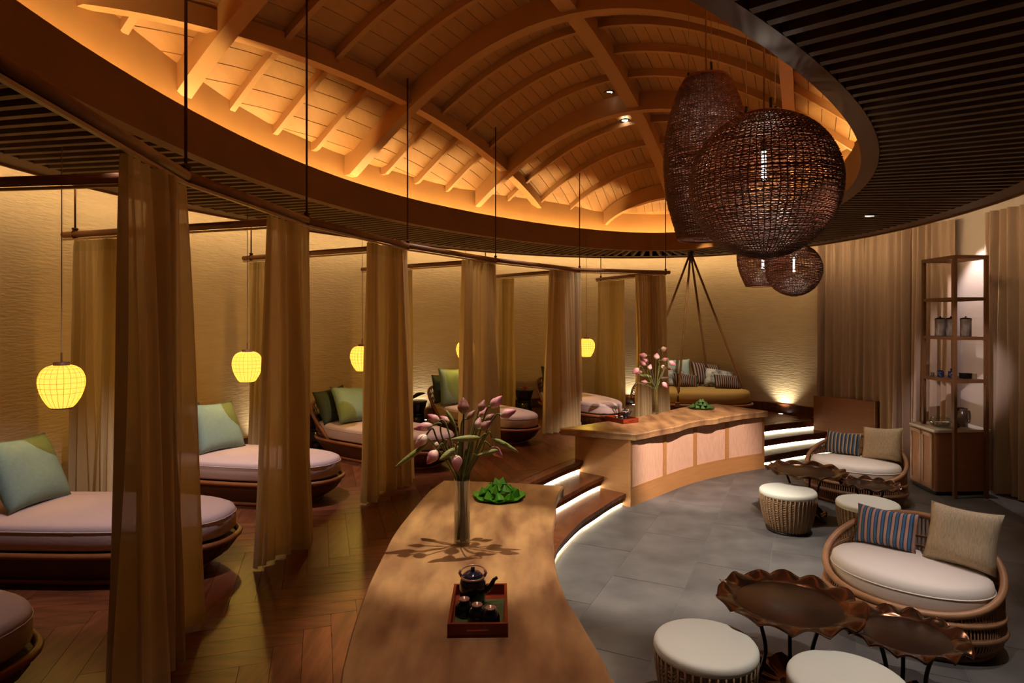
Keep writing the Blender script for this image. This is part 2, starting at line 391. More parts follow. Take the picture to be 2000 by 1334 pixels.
def px_t(px, lo=-.1*PI, hi=1.3*PI, fn=wall):
    best = min((abs(1000+F*fn(lo+(hi-lo)*i/2000)[0]/max(fn(lo+(hi-lo)*i/2000)[1], .2)-px), lo+(hi-lo)*i/2000) for i in range(2001))
    return best[1]
ZW = .44    # timber platform level
T_CORNER = px_t(1600); T_NEARL = 1.27*PI; T_NEARR = .03*PI

# ------------------------------------------------------------------ walls
def wall_strip(name, P, z0, z1, m, thick=.12):
    mb = MB(); mb.band(P, offset(P, -thick), z0, z1); return struct(name, mb.build(name, m, fix=True))
tt = [lerp(T_CORNER, T_NEARL, i/110) for i in range(111)]
PL = [wall(t) for t in tt]
tb = .62*PI
wall_strip('wall_back', [wall(lerp(T_CORNER, tb, i/40)) for i in range(41)], ZW-.1, 3.95, 'plaster')
wall_strip('wall_left', [wall(lerp(tb, T_NEARL, i/70)) for i in range(71)]+[(-5.2, -2.5)], ZW-.1, 3.95, 'plaster')
PR = [(6.1, -2.5), (6.1, 2.0)]+[wall(lerp(T_NEARR, T_CORNER, i/40)) for i in range(41)]
wall_strip('wall_right', PR, -.05, 3.95, 'white_wall')
wall_strip('wall_behind', [(-5.2, -2.5), (6.1, -2.5)], -.05, 3.95, 'plaster')
for nm, a, b in (('baseboard_back', T_CORNER, tb), ('baseboard_left', tb, T_NEARL)):
    P = [wall(lerp(a, b, i/50), -.002) for i in range(51)]
    struct(nm, MB().band(P, offset(P, .02), ZW, ZW+.17).build(nm, 'step_wood', fix=True))

# ------------------------------------------------------------------ lowered ceiling with slats
soffit = struct('ceiling')
def rp(fn, g): return [fn(t, g) for t in TS]
MB().band(rp(ring, G_RIM+.04), rp(outer, .02), H_SOF+.24, H_SOF+.27, True).build('soffit_board', 'backing', soffit)
MB().band(rp(outer, -.26), rp(outer, -.02), H_SOF+.015, H_SOF+.07, True).build('border_board', 'slat', soffit)
MB().band(rp(outer, -.29), rp(outer, -.26), H_SOF+.015, H_SOF+.24, True).build('border_riser', 'backing', soffit)  # added dark backing, blocks the wall strip's glow between the slats
MB().band(rp(outer, -.02), rp(outer, 0), H_SOF-.005, H_SOF+.10, True).build('edge_trim', 'fascia', soffit)
MB().box((.45, -.75, H_SOF+.30), (11.3, 3.5, .05)).build('soffit_board', 'backing', soffit)
# slats run from the oval outwards, evenly spaced along the middle of the ceiling
mid = [mix2(ring(t, W_RING), outer(t, -.25), .5) for t in TS]; mid.append(mid[0])
cum = [0]
for a, b in zip(mid, mid[1:]): cum.append(cum[-1]+math.hypot(b[0]-a[0], b[1]-a[1]))
NS = int(cum[-1]/.15); j = 0
for i in range(NS):
    sarc = cum[-1]*i/NS
    while cum[j+1] < sarc: j += 1
    t = TS[j]+(2*PI/240)*(sarc-cum[j])/(cum[j+1]-cum[j])
    a, b = ring(t, W_RING+.004), outer(t+.05*max(0, -math.cos(t))**1.5, -.292)
    if max(a[1], b[1]) < .6: continue
    MB().bar((a[0], a[1], H_SOF+.04), (b[0], b[1], H_SOF+.04), .05, .08).build('slat', 'slat', soffit)
# lamp strip on top of the ceiling edge, washing the wall
tl = [lerp(T_NEARR, T_NEARL, i/140) for i in range(141)]
MB().band([outer(t, .008) for t in tl], [outer(t, .028) for t in tl], H_SOF+.05, H_SOF+.08).build('light_strip', 'led_wall', soffit)

# oval ring (fascia) of the dome
fas = struct('trim_1'); fas['label'] = 'brown timber fascia round the oval ceiling opening'
MB().band(rp(ring, 0), rp(ring, .03), H_SOF, H_LIP, True).build('fascia_board', 'fascia', fas)
MB().band(rp(ring, .03), rp(ring, W_RING), H_SOF, H_SOF+.04, True).build('bottom_board', 'fascia', fas)

# ------------------------------------------------------------------ dome
dome = struct('ceiling')
MB().band(rp(ring, .03), rp(ring, G_RIM), H_SOF+.05, H_SOF+.07, True).build('cove_floor', 'beam', dome)
MB().band(rp(ring, .10), rp(ring, .13), H_SOF+.07, H_SOF+.10, True).build('light_strip', 'led_dome', dome)
RA, RB = RP[2]+G_RIM, RP[3]+G_RIM
rimuv = [uv(RP, t, G_RIM) for t in [2*PI*i/720 for i in range(720)]]
def dome_h(u, v):
    a, b = (u/RA)**2, (v/RB)**2
    return H_RIM+RISE*max(0.0, 1-a-b)**(.7+.38*a/(a+b+1e-6))
MB().band(rp(ring, G_RIM), rp(ring, G_RIM+.04), H_SOF+.05, [dome_h(*uv(RP, t, G_RIM))+.05 for t in TS], True).build('cove_wall', 'beam', dome)
def vrange(u):
    vs = []
    for (a, b), (c, d) in zip(rimuv, rimuv[1:]+rimuv[:1]):
        if (a-u)*(c-u) <= 0 and a != c: vs.append(b+(d-b)*(u-a)/(c-a))
    return (min(vs), max(vs)) if len(vs) > 1 else None
def urange(v):
    us = []
    for (a, b), (c, d) in zip(rimuv, rimuv[1:]+rimuv[:1]):
        if (b-v)*(d-v) <= 0 and b != d: us.append(a+(c-a)*(v-b)/(d-b))
    return (min(us), max(us)) if len(us) > 1 else None
V0, VS = .0117, .621
BAYS = [V0+4*VS*k for k in range(-3, 4)]
PW = .132
UMIN, UMAX = min(p[0] for p in rimuv)+.002, max(p[0] for p in rimuv)-.002
u = -21*PW
while u < 21*PW:
    u0, u1 = max(u+.003, UMIN), min(u+PW-.003, UMAX); u += PW
    if u1 <= u0: continue
    r0, r1 = vrange(u0), vrange(u1)
    if not r0 or not r1: continue
    for a, b in zip(BAYS, BAYS[1:]):
        lo0, hi0, lo1, hi1 = max(a, r0[0]), min(b, r0[1]), max(a, r1[0]), min(b, r1[1])
        if hi0 <= lo0+.01 and hi1 <= lo1+.01: continue
        if hi0 < lo0: lo0 = hi0 = b if r0[0] > b else a
        if hi1 < lo1: lo1 = hi1 = b if r1[0] > b else a
        rows = []
        for q in range(7):
            va, vb = lerp(lo0, hi0, q/6), lerp(lo1, hi1, q/6)
            A = w2(RP, u0, va); B = w2(RP, u1, vb); ha, hb = dome_h(u0, va), dome_h(u1, vb)
            rows.append([(A[0], A[1], ha), (B[0], B[1], hb), (B[0], B[1], hb+.02), (A[0], A[1], ha+.02)])
        mb = MB().rows(rows, True); mb.f += [(3, 2, 1, 0), (24, 25, 26, 27)]
        mb.build('plank', 'dome', dome)
# dark shell added above the planks to block light
rows = []
for q in range(13):
    k = q/12; rows.append([])
    for (a, b) in rimuv[::8]:
        p = w2(RP, a*k*1.012, b*k*1.012); rows[-1].append((p[0], p[1], dome_h(a*k, b*k)+.035))
MB().rows(rows, True).build('dome_light_block', 'backing', dome, True)
def curved_beam(name, pts, wd, depth, horiz):
    """pts = (u, v) along the beam; horiz True: beam runs along u"""
    A, B, z0, z1 = [], [], [], []
    for (a, b) in pts:
        h = dome_h(a, b)
        if horiz: A.append(w2(RP, a, b-wd/2)); B.append(w2(RP, a, b+wd/2))
        else: A.append(w2(RP, a-wd/2, b)); B.append(w2(RP, a+wd/2, b))
        z1.append(h+.015); z0.append(h-depth)
    return MB().band(A, B, z0, z1).build(name, 'beam', dome, fix=True)
for k in range(-8, 9):
    v = V0+VS*k; r = urange(v)
    if not r: continue
    main = k % 4 == 0
    a, b = r[0]+.005, r[1]-.005
    pts = [(lerp(a, b, .5-.5*math.cos(PI*i/40)), v) for i in range(41)]
    curved_beam('arch' if main else 'rib', pts, .14 if main else .06, .23 if main else .085, True)
for up in (-1.92, 1.92):
    r = vrange(up)
    curved_beam('purlin', [(up, lerp(r[0]+.005, r[1]-.005, .5-.5*math.cos(PI*i/40))) for i in range(41)], .12, .14, False)
r = vrange(0)
curved_beam('ridge_beam', [(0, lerp(r[0]+.005, r[1]-.005, .5-.5*math.cos(PI*i/50))) for i in range(51)], .17, .20, False)

# ------------------------------------------------------------------ downlights
def downlight(loc, label, nrm=(0, 0, -1), m='lens', r=.045):
    t = thing('downlight', label, 'ceiling light', loc); n = Vector(nrm)
    t.rotation_euler = (-n).to_track_quat('Z', 'Y').to_euler()
    MB().lathe([(r, 0), (r*1.25, -.004), (r*1.25, .012), (r, .02), (r, 0)], 20, cap=False).build('bezel', 'black_metal', t, True)
    MB().lathe([(r*.7, .004), (r*.7, .014)], 16).build('lens', m, t)
def on_dome(px, py):
    for i in range(200, 1400):
        d = i*.01; p = atd(px, py, d); dx, dy = p.x-RP[0], p.y-RP[1]
        a = dx*math.cos(RP[4])+dy*math.sin(RP[4]); b = -dx*math.sin(RP[4])+dy*math.cos(RP[4])
        if (a/RA)**2+(b/RB)**2 < 1 and p.z > dome_h(a, b)-.012: return p, a, b
    return None
for a, b, lb in ((-.29, 2.30, 'small white downlight in the dome boards on the near side of an arch'), (-.27, 3.03, 'small white downlight in the dome boards on the far side of an arch')):
    q = w2(RP, a, b); downlight((q[0], q[1], dome_h(a, b)-(.004 if b < 2.5 else .045)), lb, r=.06)
downlight((4.23, 7.38, H_SOF-.002), 'round warm downlight glowing between the dark ceiling slats', (0, 0, -1), 'lens_warm', .075)

# ------------------------------------------------------------------ floors and steps
C2 = spline([(1.5, -2.4), (.95, -.6), (.62, .8), (.42, 2.2), (.30, 3.4), (.28, 4.6), (.385, 5.48), (.669, 6.246), (.936, 6.715), (1.285, 7.26),
             (1.80, 7.85), (2.40, 8.40), (3.05, 8.88), (3.76, 9.31), (4.40, 9.70), (4.99, 10.02), (5.74, 10.36)], 8)
def near_curve(P, x, y):
    best = None
    for i in range(len(P)-1):
        a, b = P[i], P[i+1]; dx, dy = b[0]-a[0], b[1]-a[1]; L2 = dx*dx+dy*dy
        t = max(0, min(1, ((x-a[0])*dx+(y-a[1])*dy)/L2)); qx, qy = a[0]+dx*t, a[1]+dy*t
        d = math.hypot(x-qx, y-qy); s = dx*(y-a[1])-dy*(x-a[0])      # s > 0: left of the curve = platform side
        if best is None or d < best[0]: best = (d, 1 if s > 0 else -1, a, b)
    return best
def inside(poly, x, y):
    c = False; n = len(poly)
    for i in range(n):
        (x1, y1), (x2, y2) = poly[i], poly[(i+1) % n]
        if (y1 > y) != (y2 > y) and x < (x2-x1)*(y-y1)/(y2-y1)+x1: c = not c
    return c
def clip(poly, a, b):
    """keep what lies left of the line a->b"""
    out = []; n = len(poly); f = lambda p: (b[0]-a[0])*(p[1]-a[1])-(b[1]-a[1])*(p[0]-a[0])
    for i in range(n):
        p, q = poly[i], poly[(i+1) % n]; fp, fq = f(p), f(q)
        if fp >= 0: out.append(p)
        if fp*fq < 0: out.append(mix2(p, q, fp/(fp-fq)))
    return out
slate = struct('floor', MB().box((1.0, 4.5, -.028), (11.0, 14.2, .05)).build('floor', 'grout'))
TU, TV = .6, 1.2
for i in range(-12, 13):
    for j in range(-8, 9):
        u0, v0 = i*TU, (j+(.5 if i % 2 else 0))*TV
        c = w2(RP, u0+TU/2, v0+TV/2); n = near_curve(C2, *c)
        if (n[1] > 0 and n[0] > .7) or c[1] < 1.0 or c[0] > 6.2 or c[1] > 11.2: continue
        if c[1] > 0 and abs(c[0]/c[1]) > 1.1: continue
        poly = [w2(RP, u0+.0025, v0+.0025), w2(RP, u0+TU-.0025, v0+.0025), w2(RP, u0+TU-.0025, v0+TV-.0025), w2(RP, u0+.0025, v0+TV-.0025)]
        MB().prism(poly, -.015, 0).build('tile', 'slate', slate)
E3 = offset(C2, .62)                                       # edge of the platform
steps = struct('steps'); steps['label'] = 'two curved dark timber steps with lit nosings round the slate floor'
for lev, (off0, z) in enumerate(((0.0, .147), (.31, .293), (.62, .44))):
    e = offset(C2, off0); back = offset(C2, off0+(.37 if lev < 2 else .14)); rz = offset(C2, off0+.045); rb = offset(C2, off0+.075)
    seg = 9
    for i in range(24, len(e)-1, seg):
        j = min(i+seg, len(e)-1); s = slice(i, j+1)
        A = [mix2(p, q, 0) for p, q in zip(e[s], back[s])]; B = back[s]
        MB().band(A, B, z-.045, z).build('tread', 'step_wood', steps, fix=True)
        MB().band(rz[s], rb[s], z-.118, z-.045).build('riser', 'riser_wood', steps, fix=True)
    s = slice(36, len(e)-1)
    # lamp strip in a groove at the foot of each riser, shining out over the tread below
    MB().band(offset(C2, off0+.058)[s], offset(C2, off0+.070)[s], z-.144, z-.126).build('step_light', 'led_step', steps)
    MB().band(offset(C2, off0+.078)[s], offset(C2, off0+.10)[s], z-.147, z-.05).build('riser_back', 'riser_wood', steps, fix=True)
# gaps between tread pieces: thin seams come from separate pieces
wallpoly = [wall(2*PI*i/200, .02) for i in range(int(200*T_CORNER/(2*PI)), int(200*T_NEARL/(2*PI))+1)]+[(-5.1, -2.4), (1.5, -2.4)]
E3b = offset(C2, .75)
platform = struct('floor', MB().prism(E3b+[wall(lerp(T_CORNER, T_NEARL, i/60), .02) for i in range(61)]+[(-5.1, -2.4)], ZW-.08, ZW-.012).build('floor', 'step_wood', fix=True))
wp, Lp, ha = .15, .90, math.radians(17)
def herr(a, b): return (-1.0+a*math.cos(ha)-b*math.sin(ha), 5.0+a*math.sin(ha)+b*math.cos(ha))
planks = []
for k in range(-80, 81):
    for m in range(-10, 11):
        for vert in (0, 1):
            x0, y0 = k*wp+m*Lp, k*wp-m*Lp
            r = (x0, y0, x0+Lp, y0+wp) if not vert else (x0, y0+wp, x0+wp, y0+wp+Lp)
            c = herr((r[0]+r[2])/2, (r[1]+r[3])/2)
            if c[1] < 1.4 or c[1] > 12.6 or c[0] < -5 or c[0] > 5.8 or abs(c[0]) > .9*c[1]+.9: continue
            n = near_curve(E3b, *c)
            if n[1] < 0 and n[0] > .5: continue
            if not inside([wall(2*PI*i/120, -.05) for i in range(120)], *c): continue
            g = .0012
            poly = [herr(r[0]+g, r[1]+g), herr(r[2]-g, r[1]+g), herr(r[2]-g, r[3]-g), herr(r[0]+g, r[3]-g)]
            poly = clip(poly, n[2], n[3])
            if len(poly) < 3: continue
            planks.append((math.hypot(*c), poly, vert))
planks.sort(key=lambda q: q[0])
rest = MB()
for i, (d, poly, vert) in enumerate(planks):
    if i < 300: MB().prism(poly, ZW-.012, ZW).build('plank', 'floor_wood_v' if vert else 'floor_wood', platform)
    else: rest.prism(poly, ZW-.012, ZW)
if rest.v: rest.build('far_planks', 'floor_wood', platform)['kind'] = 'stuff'

# end wall of the steps
A, B = Vector((5.21, 10.74)), Vector((5.80, 9.98))
d = (B-A).normalized(); nrm = Vector((-d.y, d.x))
pw = struct('wall_low', MB().bar((A.x, A.y, .43), (B.x, B.y, .43), .10, .88).build('wall_low', 'cab_wood'))
cap = MB().bar((B.x, B.y-.03, .43), (B.x+.01, B.y-.05, .43), .12, .90).build('end_post', 'cab_wood', pw)

# ------------------------------------------------------------------ counters
ZT = .86; TH = .085
def slab(t, outline, name='tabletop'):
    """thick live-edge slab with a slightly undercut, rounded edge"""
    n = len(outline); cx = sum(p[0] for p in outline)/n; cy2 = sum(p[1] for p in outline)/n
    def ins(k):
        out = []
        for i in range(n):
            a, b = outline[i-1], outline[(i+1) % n]; tx, ty = b[0]-a[0], b[1]-a[1]; L = math.hypot(tx, ty) or 1
            out.append((outline[i][0]-ty/L*k, outline[i][1]+tx/L*k))
        return out
    rows = []
    for k, z in ((.03, -TH), (.012, -TH+.006), (.004+.004, -TH*.5), (0, -.012), (.008, 0)):
        rows.append([(x, y, z) for x, y in ins(k)])
    mb = MB().rows(rows, True); N = len(mb.v)
    mb.f += [tuple(range(n))[::-1], tuple(range(N-n, N))]
    o = mb.build(name, 'top_wood', t); o.location = (0, 0, ZT); return o
HS = CAMZ-ZT
right = [at(*p, HS) for p in ((1206, 1334), (1185, 1297), (1154, 1245), (1129, 1203), (1105, 1164), (1087, 1112), (1083, 1084), (1081, 1035), (1086, 1007), (1087, 979), (1093, 962), (1101.5, 949))]
left = [at(*p, HS) for p in ((867, 938), (839, 958), (811, 989), (772, 1038), (751, 1077), (720, 1140), (692, 1217), (671, 1294), (664, 1334))]
near_end = [(-.50, 1.62), (-.36, 1.2), (.84, 1.2), (.60, 1.75)]
right_s = spline([near_end[2], near_end[3]]+right, 5); left_s = spline(left+near_end[:2], 5)
far = [(lerp(right[-1][0], left[0][0], k/6), lerp(right[-1][1], left[0][1], k/6)+.02*math.sin(PI*k/6)) for k in range(1, 6)]
out1 = right_s+far+left_s
ct1 = thing('counter', 'near curved counter with live-edge timber top, running towards the camera', 'counter', (0, 0, 0))
slab(ct1, out1)
body = offset(right_s[4:-4], .16)+[(p[0], p[1]) for p in [offset(left_s[3:-6], .10)[i] for i in range(len(left_s)-9)]]
MB().prism(body, .0, ZT-TH).build('cabinet_body', 'body_wood', ct1, fix=True)

front2 = spline([(1.374, 7.29), (1.98, 7.93), (2.42, 8.36), (3.01, 8.80), (3.70, 9.18)], 8)
fslab = [at(*p, HS-.01) for p in ((1241.6, 846), (1262, 842), (1288, 837), (1320, 831), (1352, 822), (1380, 817.5), (1400, 815.5), (1413, 812.5), (1450, 807), (1501, 801.6))]
bslab = [at(*p, HS-.01) for p in ((1400, 787.5), (1345, 792), (1272, 808), (1180, 822), (1094, 835))]
fs = spline(fslab, 4); fs = [(p[0], p[1]+.010*math.sin(i*1.1)*math.sin(i*.37)) for i, p in enumerate(fs)]
out2 = fs+spline(bslab, 4)
ct2 = thing('counter', 'far curved counter with woven front panels and live-edge timber top', 'counter', (0, 0, 0))
slab(ct2, out2)
back2 = offset(front2, .80)
zb = ZT-TH
MB().prism([mix2(p, q, .03) for p, q in zip(front2, back2)]+back2[::-1], .0, zb).build('cabinet_body', 'body_wood', ct2, fix=True)
MB().band(offset(front2, -.012), offset(front2, .03), 0, .19).build('plinth', 'body_wood', ct2, fix=True)
MB().band(offset(front2, -.010), offset(front2, .03), .19, .225).build('bottom_rail', 'body_wood', ct2, fix=True)
MB().band(offset(front2, -.010), offset(front2, .03), zb-.035, zb).build('top_rail', 'body_wood', ct2, fix=True)
n2 = len(front2)
cum2 = [0]
for a, b in zip(front2, front2[1:]): cum2.append(cum2[-1]+math.hypot(b[0]-a[0], b[1]-a[1]))
def f2(s):
    for i in range(n2-1):
        if cum2[i+1] >= s: return mix2(front2[i], front2[i+1], (s-cum2[i])/(cum2[i+1]-cum2[i]))
    return front2[-1]
Lf = cum2[-1]
fr = [0, .262, .510, .745, 1.0]
for k in range(4):
    P = [f2(Lf*lerp(fr[k]+.012, fr[k+1]-.012, i/8)) for i in range(9)]
    MB().band(offset(P, -.002), offset(P, .02), .225, zb-.035).build('woven_panel', 'cane', ct2, fix=True)
for k in fr:
    s0, s1 = Lf*max(0, k-.0125), Lf*min(1, k+.0125)
    P = [f2(lerp(s0, s1, i/3)) for i in range(4)]
    MB().band(offset(P, -.012), offset(P, .03), .225, zb-.035).build('stile', 'body_wood', ct2, fix=True)

# ------------------------------------------------------------------ sheer curtains, rods and ropes
HR = CAMZ+.785
NODE = [at(6, 112, -.80), at(363, 343, -.785), at(599, 430, -.785), at(796, 480, -.785), at(968, 508, -.785), at(1132, 527, -.785), at(1300, 532, -.785)]
NODE[0] = (-1.55, 1.75)
ENDS = {1: (-4.05, 3.75), 2: (-4.22, 5.88), 3: (-3.50, 8.15), 4: (-2.40, 10.0), 5: (-.60, 11.95), 6: (1.70, 12.55)}
def knot(mb, p, r=.034):
    for q in range(3):
        mb.tube([(p[0]+r*1.15*math.cos(a)*.35, p[1]+(q-1)*.018, p[2]+r*1.2*math.sin(a)) for a in [2*PI*i/10 for i in range(10)]], .009, 5, True)
    mb.tube([(p[0]+.012*math.cos(a), p[1]+.03*math.sin(a), p[2]+r+.02) for a in [2*PI*i/8 for i in range(8)]], .010, 5, True)
def dome_at(x, y):
    dx, dy = x-RP[0], y-RP[1]
    a = dx*math.cos(RP[4])+dy*math.sin(RP[4]); b = -dx*math.sin(RP[4])+dy*math.cos(RP[4])
    return dome_h(a, b) if (a/RA)**2+(b/RB)**2 < .98 else H_SOF+.24
def curtain_rod(a, b, label, group, hang, over=.0, r=.030):
    """horizontal pole from a to b with a track under it; hang = plan points where a rope carries it"""
    t = thing('curtain_rod', label, 'curtain rod', ((a[0]+b[0])/2, (a[1]+b[1])/2, HR), 0, group)
    o = Vector(t.location); A = Vector((a[0], a[1], HR))-o; B = Vector((b[0], b[1], HR))-o; d = (B-A).normalized()
    MB().tube([A-d*over, B+d*over], r, 12).build('pole', 'rod', t, True)
    MB().bar(A+Vector((0, 0, -r-.014)), B+Vector((0, 0, -r-.014)), .022, .016).build('track', 'track', t)
    for h in hang:
        p = Vector((h[0], h[1], HR))-o; top = dome_at(*h)-HR+.01
        q = MB().tube([p+Vector((0, 0, r+.01)), p+Vector((0, 0, top))], .0085, 6).build('rope', 'rope', t, True)
        mb = MB(); knot(mb, p, r); mb.build('knot', 'rope', q, True)
ORD = ['nearest', 'second', 'third', 'fourth', 'fifth', 'last']
for i in range(1, 7):
    curtain_rod(NODE[i-1], NODE[i], f'long brown curtain pole carrying the {ORD[i-1]} wide curtain from the camera', 'curtain poles along the daybeds', [NODE[i]], .05 if i < 6 else .08)
for i in range(1, 7):
    e = ENDS[i]; dr = (Vector(e)-Vector(NODE[i])).normalized(); e2 = (e[0]-dr.x*.15, e[1]-dr.y*.15)
    curtain_rod(NODE[i], e, f'cross pole running from the {ORD[i-1]} wide curtain back to the plaster wall', 'cross poles between the daybeds', [e2])
def curtain(a, b, label, group, pleats, amp=.05, flare=1.25, seed=1, m='sheer', z0=ZW+.012, z1=HR-.06, hem='sheer_hem', nm='curtain', shift=0.0, hdr=.10, nz=26):
    rr = random.Random(seed); a, b = Vector(a), Vector(b); d = b-a; L = d.length; d.normalize(); n = Vector((-d.y, d.x)); midp = (a+b)/2
    t = thing(nm, label, 'curtain', (midp.x, midp.y, z0), math.atan2(d.y, d.x), group)
    N = pleats*8; ph = [rr.uniform(0, 6.28) for _ in range(6)]
    warp = [rr.uniform(.6, 1.4) for _ in range(pleats+1)]; cw = [0]
    for q in warp[:pleats]: cw.append(cw[-1]+q)
    H = z1-z0
    def row(k):
        z = H*(1-k); R_ = []
        f = lerp(1.0, flare, k**1.3)
        for i in range(N+1):
            x = i/N; p = x*pleats; c = int(min(p, pleats-1)); s = (cw[c]+(p-c)*warp[c])/cw[-1]
            am = amp*(.62+.6*k**.7)*(.7+.5*math.sin(3.1*s*PI+ph[0]))
            y = am*math.sin(2*PI*p+.35*math.sin(4*k+ph[1]))+.35*am*math.sin(PI*p*1.0+ph[2]+2.2*k)+.06*k*math.sin(2.2*PI*s+ph[3])
            xx = (s-.5)*L*f+shift*k+.02*k*math.sin(5*s+ph[4])+.010*math.sin(7*k+9*s+ph[5])
            zz = z if k < 1 else z+.010*abs(math.sin(PI*p))
            R_.append((xx, y, zz))
        return R_
    k0 = hdr/H; k1 = 1-.07/H
    ks = [lerp(k0, k1, i/nz) for i in range(nz+1)]
    MB().rows([row(k) for k in ks]).build('cloth', m, t, True)
    MB().rows([row(0), row(k0*.5), row(k0)]).build('heading', hem, t, True)
    MB().rows([row(k1), row((1+k1)/2), row(1)]).build('hem', hem, t, True)
    return t
fr_px = [None, (247, 361), (523, 601), (719, 795), (902, 968), (1072, 1132), (1243, 1299)]
for i in range(1, 7):
    a, b = Vector(NODE[i-1]), Vector(NODE[i])
    def on(px):
        # point of the pole seen in column px
        k = (px-1000)/F; s = (a.x-k*a.y)/((a.x-k*a.y)-(b.x-k*b.y)); return a+(b-a)*s
    p, q = on(fr_px[i][0]), on(fr_px[i][1])
    curtain(p, q, f'wide sheer tan curtain hanging at the {ORD[i-1]} bay from the camera, front row', 'sheer curtains in front of the daybeds', 9 if i < 3 else 10, .062, 1.25 if i < 4 else 1.15, seed=10+i, shift=.07 if i < 3 else .03)
bk = {1: None, 2: (150, 236), 3: (487, 524), 4: (737, 806), 5: (968, 1004), 6: (1168, 1219)}
for i in range(2, 7):
    a, b = Vector(ENDS[i]), Vector(NODE[i])
    def on(px):
        k = (px-1000)/F; s = (a.x-k*a.y)/((a.x-k*a.y)-(b.x-k*b.y)); return a+(b-a)*s
    p, q = on(bk[i][0]), on(bk[i][1])
    if (p-q).length > 1.3: q = p+(q-p).normalized()*1.3
    curtain(p, q, f'narrow sheer curtain against the plaster wall, at the wall end of the {ORD[i-1]} cross pole', 'sheer curtains at the wall', 9, .05, 1.12, seed=30+i)
# heavy drapes along the right-hand wall: panels hung side by side
def drape(t0, t1, label, pleats, seed, shift=0):
    rr = random.Random(seed); N = pleats*8; z0, z1 = .015, H_SOF+.16
    c = wall((t0+t1)/2, -.12); t = thing('drape', label, 'curtain', (c[0], c[1], z0), 0, 'heavy drapes on the curved wall')
    ph = [rr.uniform(0, 6.28) for _ in range(5)]; rows = []
    def row(k):
        out = []
        for i in range(N+1):
            s = i/N; p = s*pleats; a = lerp(t0, t1, s+.012*math.sin(9*s+ph[0]))
            am = .075*(.7+.5*k)*(.75+.35*math.sin(5*s+ph[1]))
            q = wall(a, -.11-am*math.sin(2*PI*p+.5*math.sin(3*k+ph[2]))-.4*am*math.sin(PI*p+ph[3]+2*k)-.03*k*math.sin(8*s+ph[4]))
            out.append((q[0]-c[0], q[1]-c[1], (z1-z0)*(1-k)))
        return out
    MB().rows([row(k/22) for k in range(22)]).build('cloth', 'drape', t, True)
    MB().rows([row(21/22), row(21.5/22), row(1)]).build('hem', 'drape', t, True)
DT = [px_t(p, -.1*PI, .6*PI, lambda t: wall(t, -.09)) for p in (1598, 1690, 1782, 1866)]
DT2 = [px_t(p, -.1*PI, .6*PI, lambda t: wall(t, -.09)) for p in (1926, 2010)]
dl = ['grey-brown drape hanging beside the plaster wall, above the low timber wall', 'grey-brown drape hanging between the low timber wall and the tower shelf', 'grey-brown drape hanging behind the left half of the tower shelf']
for k in range(3): drape(DT[k], DT[k+1], dl[k], 6, 50+k)
drape(DT2[0], DT2[1], 'brown drape hanging to the right of the tower shelf', 5, 55)
drape(DT2[1], DT2[1]-(DT2[0]-DT2[1])*1.2, 'brown drape cut by the edge of the picture, beyond the tower shelf', 6, 56)

# ------------------------------------------------------------------ lanterns over the daybeds
LP = [((-3.23, 4.48), 754), ((-2.67, 6.3), 716), ((-1.82, 7.59), 700), ((-.70, 9.45), 686), ((1.24, 10.42), 679)]
def lantern_shape():
    return [(.058, .150), (.098, .134), (.128, .098), (.142, .045), (.138, -.01), (.122, -.065), (.098, -.112), (.078, -.142), (.062, -.155)]
prof = spline(lantern_shape(), 3)
t = thing('lantern', 'yellow woven lantern', 'lamp', (0, 0, 0))
MB().lathe(prof+[(.03, -.156), (.001, -.156)], 28, cap=False).build('shade', 'lantern', t, True)
wv = MB()
for k in range(22):
    a = 2*PI*k/22; wv.tube([((r+.002)*math.cos(a), (r+.002)*math.sin(a), z) for r, z in prof[::2]], .0013, 4)
for r, z in prof[2:15:2]: wv.tube([((r+.003)*math.cos(2*PI*i/28), (r+.003)*math.sin(2*PI*i/28), z) for i in range(28)], .0012, 4, True)
M['lattice'] = mat('lattice', (226, 180, 80), .6); o = wv.build('weave', 'lattice', t, True); o['kind'] = 'stuff'
MB().lathe([(.05, .146), (.052, .168), (.048, .172), (.0, .173)], 20, cap=False).build('cap', 'lantern_cap', t, True)
MB().lathe([(.064, -.152), (.064, -.161), (.056, -.161), (.056, -.152)], 24, cap=False).build('bottom_ring', 'lantern_cap', t, True)
MB().tube([(0, 0, .17), (0, 0, .24)], .006, 6).build('stem', 'lantern_cap', t)
lan0 = t
ll = ['yellow woven lantern over the nearest pink-cushioned daybed with one big pillow', 'yellow woven lantern between the nearest and second wide curtains, before a wall curtain',
      'yellow woven lantern half covered by the third wide curtain', 'yellow woven lantern glowing behind the fourth wide curtain', 'yellow woven lantern farthest from the camera, beside the fifth wide curtain']
for i, ((x, y), py) in enumerate(LP):
    z = atd(0, py, y).z; o = lan0 if i == 0 else clone(lan0, (x, y, z), 0)
    o.location = (x, y, z); o['label'] = ll[i]; o['group'] = 'yellow lanterns over the daybeds'
    MB().tube([(0, 0, .2), (0, 0, H_SOF+.2-z)], .0035, 5).build('cord', 'cord', o)
    point('lantern_light', (0, 0, -.02), L_LANTERN_BULB, (1, .58, .09), .03, o)

